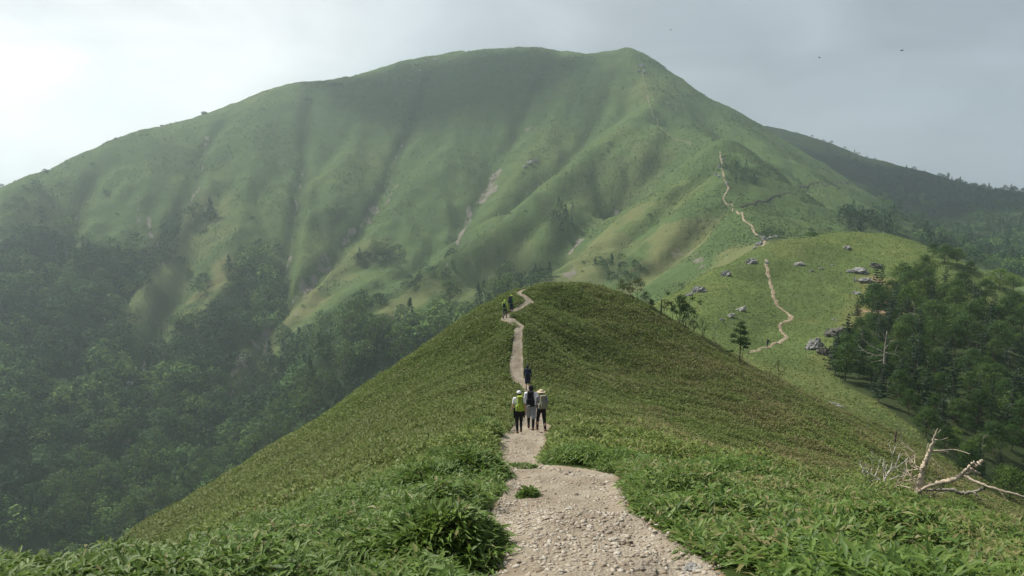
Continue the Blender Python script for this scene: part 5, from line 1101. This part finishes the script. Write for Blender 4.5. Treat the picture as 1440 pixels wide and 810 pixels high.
def hiker(loc, h, heading, label, o_, packlabel):
    """walks away along its own +Y"""
    vox = o_.get('vox', .011); s = h / 1.7; root = empty('person', loc, heading); tag(root, label, 'person')
    st = o_.get('step', .12); sw = o_.get('swing', .1); sh = .185 * o_.get('broad', 1)
    J = {'pel': (0, 0, .93), 'wai': (0, -.005, 1.10), 'che': (0, 0.0, 1.30), 'neck': (0, .005, 1.45), 'head': (0, .025, 1.585)}
    for k, sg in (('l', -1), ('r', 1)):
        f = st * sg * o_.get('lead', 1); J['hip' + k] = (.085 * sg, 0, .90); J['kne' + k] = (.098 * sg, f * .6 + .035, .49); J['ank' + k] = (.10 * sg, f - (.05 if f < 0 else 0), .085 + (.0 if f >= 0 else .015)); J['toe' + k] = (.112 * sg, f + .13 - (.05 if f < 0 else 0), .035)
        g_ = -sw * sg * o_.get('lead', 1); bend = o_.get('bend' + k, 0)
        J['sho' + k] = (sh * sg, 0, 1.395); J['elb' + k] = ((sh + .05) * sg, g_ * .4 - .02, 1.13); J['wri' + k] = ((sh + .065 - bend * .12) * sg, g_ + .06 + bend * .16, .90 + bend * .14); J['pal' + k] = ((sh + .07 - bend * .14) * sg, g_ + .085 + bend * .2, .835 + bend * .15)
    J = {k: Vector(v) * s for k, v in J.items()}; r = lambda v: v * s
    def body(bm):
        ell(bm, J['head'], r(.074), r(.092), r(.108)); ell(bm, J['head'] + Vector((0, r(.022), r(-.055))), r(.052), r(.06), r(.05))
        ell(bm, J['head'] + Vector((0, r(.096), r(-.012))), r(.012), r(.016), r(.022)); ell(bm, J['head'] + Vector((0, r(.086), r(-.052))), r(.022), r(.012), r(.008))
        for sg in (-1, 1):
            ell(bm, J['head'] + Vector((sg * r(.076), r(-.005), r(-.01))), r(.010), r(.018), r(.030)); ell(bm, J['head'] + Vector((sg * r(.028), r(.083), r(.01))), r(.014), r(.008), r(.008))
        capsule(bm, J['neck'] - Vector((0, 0, r(.04))), J['head'] - Vector((0, r(.02), r(.05))), r(.054), r(.05))
        ell(bm, J['che'], r(.165), r(.105), r(.17)); ell(bm, J['wai'], r(.135), r(.095), r(.15)); ell(bm, J['pel'], r(.155), r(.11), r(.12))
        for k in 'lr':
            sg = -1 if k == 'l' else 1
            capsule(bm, J['che'] + Vector((sg * r(.08), 0, r(.09))), J['sho' + k], r(.06), r(.052)); capsule(bm, J['sho' + k], J['elb' + k], r(.05), r(.038)); capsule(bm, J['elb' + k], J['wri' + k], r(.038), r(.025))
            capsule(bm, J['hip' + k], J['kne' + k], r(.088), r(.056)); capsule(bm, J['kne' + k] - Vector((0, r(.006), 0)), (J['kne' + k] + J['ank' + k]) / 2 - Vector((0, r(.012), 0)), r(.055), r(.052)); capsule(bm, (J['kne' + k] + J['ank' + k]) / 2 - Vector((0, r(.01), 0)), J['ank' + k], r(.05), r(.036)); capsule(bm, J['ank' + k], J['toe' + k], r(.04), r(.028))
            d = (J['pal' + k] - J['wri' + k]).normalized(); c_ = J['wri' + k] + d * r(.055); ell(bm, c_, r(.018), r(.038), r(.046), d.to_track_quat('Z', 'X'))
            side = Vector((0, 1, 0)) - d * d.y; side.normalize(); inn = Vector((-sg, 0, 0))
            for fi, (off, ln_) in enumerate(((.030, .070), (.010, .078), (-.010, .072), (-.029, .058))):
                b0 = c_ + side * r(off) + d * r(.035); b1 = b0 + d * r(ln_ * .5) + inn * r(.008); b2_ = b1 + d * r(ln_ * .42) + inn * r(.022); capsule(bm, b0, b1, r(.0105), r(.0095), seg=7); capsule(bm, b1, b2_, r(.0095), r(.0085), seg=7)
            t0 = c_ + side * r(.030) - d * r(.015); t1 = t0 + side * r(.028) + d * r(.022) + inn * r(.01); capsule(bm, t0, t1, r(.013), r(.011), seg=7); capsule(bm, t1, t1 + d * r(.026) + inn * r(.008), r(.011), r(.009), seg=7)
    fused('body', body, F['skin'], root, o_.get('bvox', .0085) * s, 2)
    sl = o_['sleeve']   # fraction of the arm covered
    def shirt(bm):
        ell(bm, J['che'], r(.182), r(.122), r(.18)); ell(bm, J['wai'], r(.158), r(.115), r(.16)); ell(bm, J['pel'] + Vector((0, 0, r(.03))), r(.172), r(.128), r(.11))
        for k in 'lr':
            sg = -1 if k == 'l' else 1; capsule(bm, J['che'] + Vector((sg * r(.08), 0, r(.10))), J['sho' + k], r(.068), r(.064))
            capsule(bm, J['sho' + k], J['sho' + k].lerp(J['elb' + k], min(1, sl * 2)), r(.064), r(.056 if sl < .6 else .048))
            if sl > .5: capsule(bm, J['elb' + k], J['elb' + k].lerp(J['wri' + k], min(1, sl * 2 - 1)), r(.048), r(.036))
        capsule(bm, J['neck'] - Vector((0, 0, r(.06))), J['neck'] + Vector((0, 0, r(.0))), r(.075), r(.060))
    fused('shirt' if sl < .6 else o_.get('top_name', 'jacket'), shirt, F[o_['top']], root, vox * s)
    def pants(bm):
        ell(bm, J['pel'], r(.172), r(.128), r(.12))
        for k in 'lr':
            lg = o_['legs']; w_ = o_.get('loose', 1.0)
            capsule(bm, J['hip' + k], J['hip' + k].lerp(J['kne' + k], min(1, lg * 2)), r(.102 * w_), r((.068 if lg > .6 else .085) * w_))
            if lg > .5: capsule(bm, J['kne' + k], J['kne' + k].lerp(J['ank' + k], min(1, lg * 2 - 1)), r(.068 * w_), r(.050 * w_))
    fused('shorts' if o_['legs'] < .6 else 'trousers', pants, F[o_['bottom']], root, vox * s)
    if o_.get('tights'):
        for k in 'lr':
            def tg(bm, k=k):
                capsule(bm, J['hip' + k].lerp(J['kne' + k], .6), J['kne' + k], r(.070), r(.061)); capsule(bm, J['kne' + k] - Vector((0, r(.006), 0)), (J['kne' + k] + J['ank' + k]) / 2 - Vector((0, r(.012), 0)), r(.060), r(.057)); capsule(bm, (J['kne' + k] + J['ank' + k]) / 2 - Vector((0, r(.01), 0)), J['ank' + k], r(.056), r(.042))
            fused('legging', tg, F[o_['tights']], root, vox * s)
    for k in 'lr':
        def shoe(bm, k=k):
            capsule(bm, J['ank' + k] + Vector((0, -r(.01), r(.03))), J['ank' + k] - Vector((0, r(.02), r(.035))), r(.053), r(.048)); capsule(bm, J['ank' + k] - Vector((0, r(.02), r(.04))), J['toe' + k] + Vector((0, r(.02), r(.005))), r(.046), r(.038))
        fused('shoe', shoe, F[o_['shoes']], root, vox * s)
    if o_.get('hair', True):
        def hair(bm): ell(bm, J['head'] + Vector((0, -r(.018), r(.005))), r(.083), r(.088), r(.104)); ell(bm, J['head'] + Vector((0, -r(.05), r(-.05))), r(.062), r(.04), r(.06))
        fused('hair', hair, F['hair'], root, vox * s)
    ht = o_.get('hat'); hm = F[o_.get('hat_col', 'black_fabric')]
    if ht:
        def hat(bm):
            ell(bm, J['head'] + Vector((0, -r(.008), r(.052))), r(.093), r(.104), r(.078))
            if ht == 'brim':
                bmesh.ops.create_cone(bm, cap_ends=True, segments=28, radius1=r(.185), radius2=r(.10), depth=r(.035), matrix=Matrix.Translation(J['head'] + Vector((0, 0, r(.038)))))
            elif ht == 'hood': ell(bm, J['head'] + Vector((0, -r(.03), -r(.02))), r(.098), r(.10), r(.13))
            else: ell(bm, J['head'] + Vector((0, r(.12), r(.035))), r(.07), r(.075), r(.014))
        fused('sun_hat' if ht == 'brim' else 'hood' if ht == 'hood' else 'cap', hat, hm, root, vox * s)
    if o_.get('waist_jacket'):
        def wj(bm):
            for k in 'lr':
                sg = -1 if k == 'l' else 1; capsule(bm, (r(.17) * sg, r(.0), r(1.0)), (r(.20) * sg, -r(.02), r(.66)), r(.055), r(.03))
        fused('tied_jacket', wj, F['black_fabric'], root, vox * s)
    # the rucksack is a thing of its own, carried on the back
    if packlabel:
        pk = o_['pack']; w_, hh, dp = pk['size']; m = F[pk['col']]; acc_ = F[pk.get('accent', 'black_fabric')]
        pr = empty('backpack', loc, heading); tag(pr, packlabel, 'backpack'); zc = r(1.24) + r(pk.get('dz', 0)); yb = -r(.115)
        rbox('pack_body', (0, yb - r(dp / 2), zc), (r(w_), r(dp), r(hh)), m, pr, .42, taper=.78)
        rbox('lid', (0, yb - r(dp * .5), zc + r(hh / 2)), (r(w_ * .76), r(dp * .95), r(.09)), m, pr, .4)
        rbox('front_pocket', (0, yb - r(dp * 1.0), zc - r(hh * .16)), (r(w_ * .66), r(.07), r(hh * .48)), m if pk.get('same') else acc_ if pk.get('pocket_dark') else m, pr, .4)
        for sg in (-1, 1):
            rbox('side_pocket', (sg * r(w_ / 2 + .005), yb - r(dp * .5), zc - r(hh * .27)), (r(.05), r(dp * .7), r(hh * .36)), m, pr, .4)
            def strap(bm, sg=sg):
                P_ = [Vector((sg * r(.085), -r(.13), r(1.42))), Vector((sg * r(.10), -r(.02), r(1.475))), Vector((sg * r(.105), r(.09), r(1.42))), Vector((sg * r(.115), r(.135), r(1.28))), Vector((sg * r(.15), r(.08), r(1.14))), Vector((sg * r(.14), -r(.12), r(1.06)))]
                for a, b in zip(P_[:-1], P_[1:]): capsule(bm, a, b, r(.022), r(.022), seg=7)
            fused('shoulder_strap', strap, acc_, pr, vox * s)
        bm = bmesh.new()
        for sg in (-1, 1): capsule(bm, (sg * r(w_ * .28), yb - r(dp * 1.03), zc + r(hh * .46)), (sg * r(w_ * .28), yb - r(dp * 1.1), zc - r(hh * .42)), r(.008), r(.008), seg=6)
        me = bpy.data.meshes.new('buckle_strap'); bm.to_mesh(me); bm.free(); me.materials.append(acc_); o2_ = bpy.data.objects.new('buckle_strap', me); COL.objects.link(o2_); o2_.parent = pr
        if pk.get('patch'): rbox('white_patch', (-r(.05), yb - r(dp * 1.0 + .042), zc - r(hh * .36)), (r(.085), r(.008), r(.035)), F['white_cotton'], pr, .3)
        if pk.get('spots'):
            for a_, b__ in ((-.06, .05), (.05, .08), (.0, -.05), (.07, -.08), (-.07, -.1)): rbox('patch', (r(a_), yb - r(dp * 1.02 + .018), zc + r(b__)), (r(.05), r(.012), r(.04)), F['grey_fabric'], pr, .4)
    return root
H1 = standing(730, 609, 28.3); H2 = standing(746.5, 605, 29.4); H3 = standing(761, 608, 28.4)
up_ = Vector((0, 0, 0.035))
hiker(H1 + up_, 1.63, 0.16, 'hiker in white tee and grey cap with a lime pack, leftmost of the front three', dict(top='white_cotton', sleeve=.30, bottom='black_fabric', legs=.72, tights='black_fabric', shoes='brown_leather', hat='cap', hat_col='cap_grey', step=.16, swing=.16, waist_jacket=True, lead=1,
      pack=dict(size=(.27, .56, .20), col='lime_nylon', accent='dark_grey', pocket_dark=False)), 'lime green rucksack worn by the leftmost front hiker')
hiker(H2 + up_, 1.76, -0.12, 'hiker in white tee, grey shorts and black cap, middle of the front three', dict(top='white_cotton', sleeve=.32, bottom='grey_fabric', legs=.46, loose=1.12, tights='black_fabric', shoes='brown_leather', hat='cap', hat_col='black_fabric', step=-.20, swing=.14, lead=1,
      pack=dict(size=(.30, .52, .19), col='black_fabric', accent='dark_grey', patch=True)), 'black rucksack with a small white mark worn by the middle front hiker')
hiker(H3 + up_, 1.60, 0.26, 'hiker in wide beige sun hat and grey shirt, rightmost of the front three', dict(top='grey_check', sleeve=.95, top_name='long_sleeved_shirt', bottom='black_fabric', legs=.95, shoes='brown_leather', hat='brim', hat_col='beige_felt', step=.20, swing=.08, lead=-1, bendl=.7,
      pack=dict(size=(.29, .50, .20), col='olive_nylon', accent='dark_grey', spots=True)), 'olive grey rucksack worn by the hiker in the beige hat')
hiker(standing(742, 552, 53) + up_, 1.72, 0.0, 'hiker all in dark navy walking alone ahead of the front three', dict(top='navy_fabric', sleeve=.95, bottom='navy_fabric', legs=.5, loose=1.1, shoes='dark_grey', hat='cap', hat_col='navy_fabric', step=.05, swing=.06, vox=.016, bvox=.011,
      pack=dict(size=(.28, .46, .18), col='navy_fabric', accent='black_fabric')), 'navy rucksack worn by the lone dark clad hiker')
hiker(standing(710, 446, 67.5) + up_, 1.66, -0.3, 'distant hiker in lime jacket and hood near the hump top, left of the pair', dict(top='lime_jacket', sleeve=.95, bottom='dark_grey', legs=.95, shoes='dark_grey', hat='hood', hat_col='lime_jacket', step=.12, vox=.018, bvox=.012,
      pack=dict(size=(.26, .36, .17), col='navy_fabric', accent='black_fabric', dz=-.05)), 'small dark rucksack on the lime jacketed hiker near the hump top')
hiker(standing(719, 440, 70.2) + up_, 1.74, -0.4, 'distant hiker with pale cap and green sleeves near the hump top, right of the pair', dict(top='green_sleeve', sleeve=.6, bottom='navy_fabric', legs=.95, shoes='black_fabric', hat='cap', hat_col='lime_jacket', step=-.15, vox=.018, bvox=.012,
      pack=dict(size=(.32, .56, .24), col='navy_fabric', accent='black_fabric', dz=.03)), 'large navy rucksack on the right hiker of the distant pair')
hiker(at(1079, 489, 110, 200), 1.72, 0.9, 'tiny dark clad hiker on the lowest bend of the knoll trail', dict(top='navy_fabric', sleeve=.9, bottom='black_fabric', legs=.95, shoes='black_fabric', hat='cap', hat_col='black_fabric', step=.15, vox=.02, bvox=.013,
      pack=dict(size=(.30, .46, .2), col='navy_fabric', accent='black_fabric')), 'dark rucksack on the tiny hiker down on the knoll trail')

# ---------------------------------------------------------------- birds high over the right shoulder
M['bird'] = plain_mat('dark_plumage', (0.04, 0.04, 0.045), .8, .1)
def bird(px, py, r, span, bank, rz, label):
    a, t = ray(px, py); loc = Vector((r * math.sin(float(a)), r * math.cos(float(a)), r * float(t)))
    bm = bmesh.new(); ell(bm, Vector((0, 0, 0)), .07 * span, .22 * span, .06 * span, seg=10); ell(bm, Vector((0, .2 * span, .01)), .045 * span, .07 * span, .045 * span, seg=8)
    for sg in (-1, 1):
        secs = [(0.04, .09, 0), (.22, .11, .06), (.38, .07, .05), (.52, .012, .0)]; pr_ = None
        for x_, c_, z_ in secs:
            ring_ = [bm.verts.new((sg * x_ * span, (c_ - x_ * .18) * span, z_ * span)), bm.verts.new((sg * x_ * span, -x_ * .18 * span, (z_ + .012) * span)), bm.verts.new((sg * x_ * span, (-c_ - x_ * .18) * span, z_ * span)), bm.verts.new((sg * x_ * span, -x_ * .18 * span, (z_ - .012) * span))]
            if pr_:
                for i in range(4): bm.faces.new((pr_[i], pr_[(i + 1) % 4], ring_[(i + 1) % 4], ring_[i]))
            pr_ = ring_
        bm.faces.new(pr_)
    capsule(bm, (0, -.16 * span, 0), (0, -.36 * span, 0), .03 * span, .05 * span, seg=6)
    bmesh.ops.recalc_face_normals(bm, faces=bm.faces); me = bpy.data.meshes.new('bird'); bm.to_mesh(me); bm.free(); me.materials.append(M['bird']); o = bpy.data.objects.new('bird', me); COL.objects.link(o); o.location = loc; o.rotation_euler = (0.1, bank, rz); tag(o, label, 'bird')
bird(1268, 71, 60, .36, -.5, .6, 'dark bird with spread wings in the grey sky, largest and highest right'); bird(1152, 81, 70, .3, .3, 1.2, 'small dark bird in mid sky left of the largest bird'); bird(1326, 123, 70, .26, .2, -.4, 'tiny bird below and right of the largest bird'); bird(943, 42, 70, .3, -.3, 1.0, 'small bird high above the right summit of the mountain')

# ---------------------------------------------------------------- clouds added out of view to shade the ridges, and the hazy air
m, N, L, o = mat('shade_cloud_white'); prin(N, L, o, (0.82, 0.84, 0.86), 1.0, 0.0); M['shade_cloud'] = m
def shade_cloud(px, py, rr, t, rx, ry, rz, seed, puffs=0, psz=4.6):
    q = at(px, py, rr[0], rr[1]); c = q + sd * t
    bm = bmesh.new(); bmesh.ops.create_icosphere(bm, subdivisions=5, radius=1)
    for v in bm.verts:
        d = v.co.normalized(); f = 1 + .42 * mnoise.noise(d * 1.5 + Vector((seed, 0, 0))) + .26 * mnoise.noise(d * 3.2 + Vector((0, seed, 0))) + .12 * mnoise.noise(d * 7 + Vector((0, seed, 2))); v.co = Vector((d.x * f * rx, d.y * f * ry, d.z * f * rz * (1 if d.z > 0 else .4)))
    if puffs:
        bm.free(); bm = bmesh.new(); rg = np.random.default_rng(seed)
        for k in range(puffs):
            a = k * 2.4; q = math.sqrt((k + .5) / puffs); s_ = rg.uniform(.7, 1.2) * psz; c0 = Vector((math.cos(a) * q * rx, math.sin(a) * q * ry, rg.normal(0, rz * .3))); n0 = len(bm.verts)
            bmesh.ops.create_icosphere(bm, subdivisions=3, radius=1); bm.verts.ensure_lookup_table()
            for v in bm.verts[n0:]:
                d = v.co.normalized(); f = 1 + .4 * mnoise.noise(d * 1.6 + Vector((k, seed, 0))) + .2 * mnoise.noise(d * 4 + Vector((k, 0, 1))); v.co = c0 + Vector((d.x * f * s_ * 1.2, d.y * f * s_ * 1.2, d.z * f * s_ * .7))
    me = bpy.data.meshes.new('shade_cloud'); bm.to_mesh(me); bm.free(); me.materials.append(M['shade_cloud']); o_ = bpy.data.objects.new('shade_cloud', me); COL.objects.link(o_); o_.location = c; tag(o_, 'white cloudlike sun blocker added out of view to shade the slopes', 'shade_cloud', 'added shade clouds out of view')
    px_, py_ = project(c.x, c.y, c.z - rz * .5); print('shade_cloud', [round(v) for v in c], 'px', int(px_), int(py_)); return o_
shade_cloud(640, 125, (700, 1100), 760, 175, 48, 18, 3); shade_cloud(1330, 290, (900, 1400), 900, 230, 120, 34, 7); shade_cloud(1150, 585, (60, 90), 420, 27, 36, 6, 11, puffs=9)  # unseen clouds placed sunward of each slope; spaced puffs partly shade the hump
hz = bpy.data.meshes.new('haze'); bm = bmesh.new(); bmesh.ops.create_cube(bm, size=1); zlo = float(min(ZG.min(), ev[..., 2].min())) - 2.0; zhi = float(ZG.max()) + 14.0
for v in bm.verts: v.co = Vector((v.co.x * 2700, 830 + v.co.y * 2060, (zlo + zhi) / 2 + v.co.z * (zhi - zlo)))
bm.to_mesh(hz); bm.free(); ho = bpy.data.objects.new('haze', hz); COL.objects.link(ho); tag(ho, 'thin pale mountain haze hanging between the ridges', 'haze', kind='stuff')
m = bpy.data.materials.new('haze'); m.use_nodes = True; N, L = nodes_of(m.node_tree); o = N('ShaderNodeOutputMaterial'); pv = N('ShaderNodeVolumePrincipled'); pv.inputs['Color'].default_value = (0.80, 0.94, 1.0, 1); pv.inputs['Density'].default_value = 0.00027; pv.inputs['Anisotropy'].default_value = 0.55
L(pv.outputs[0], o.inputs['Volume']); hz.materials.append(m)
S.cycles.volume_step_rate = 4
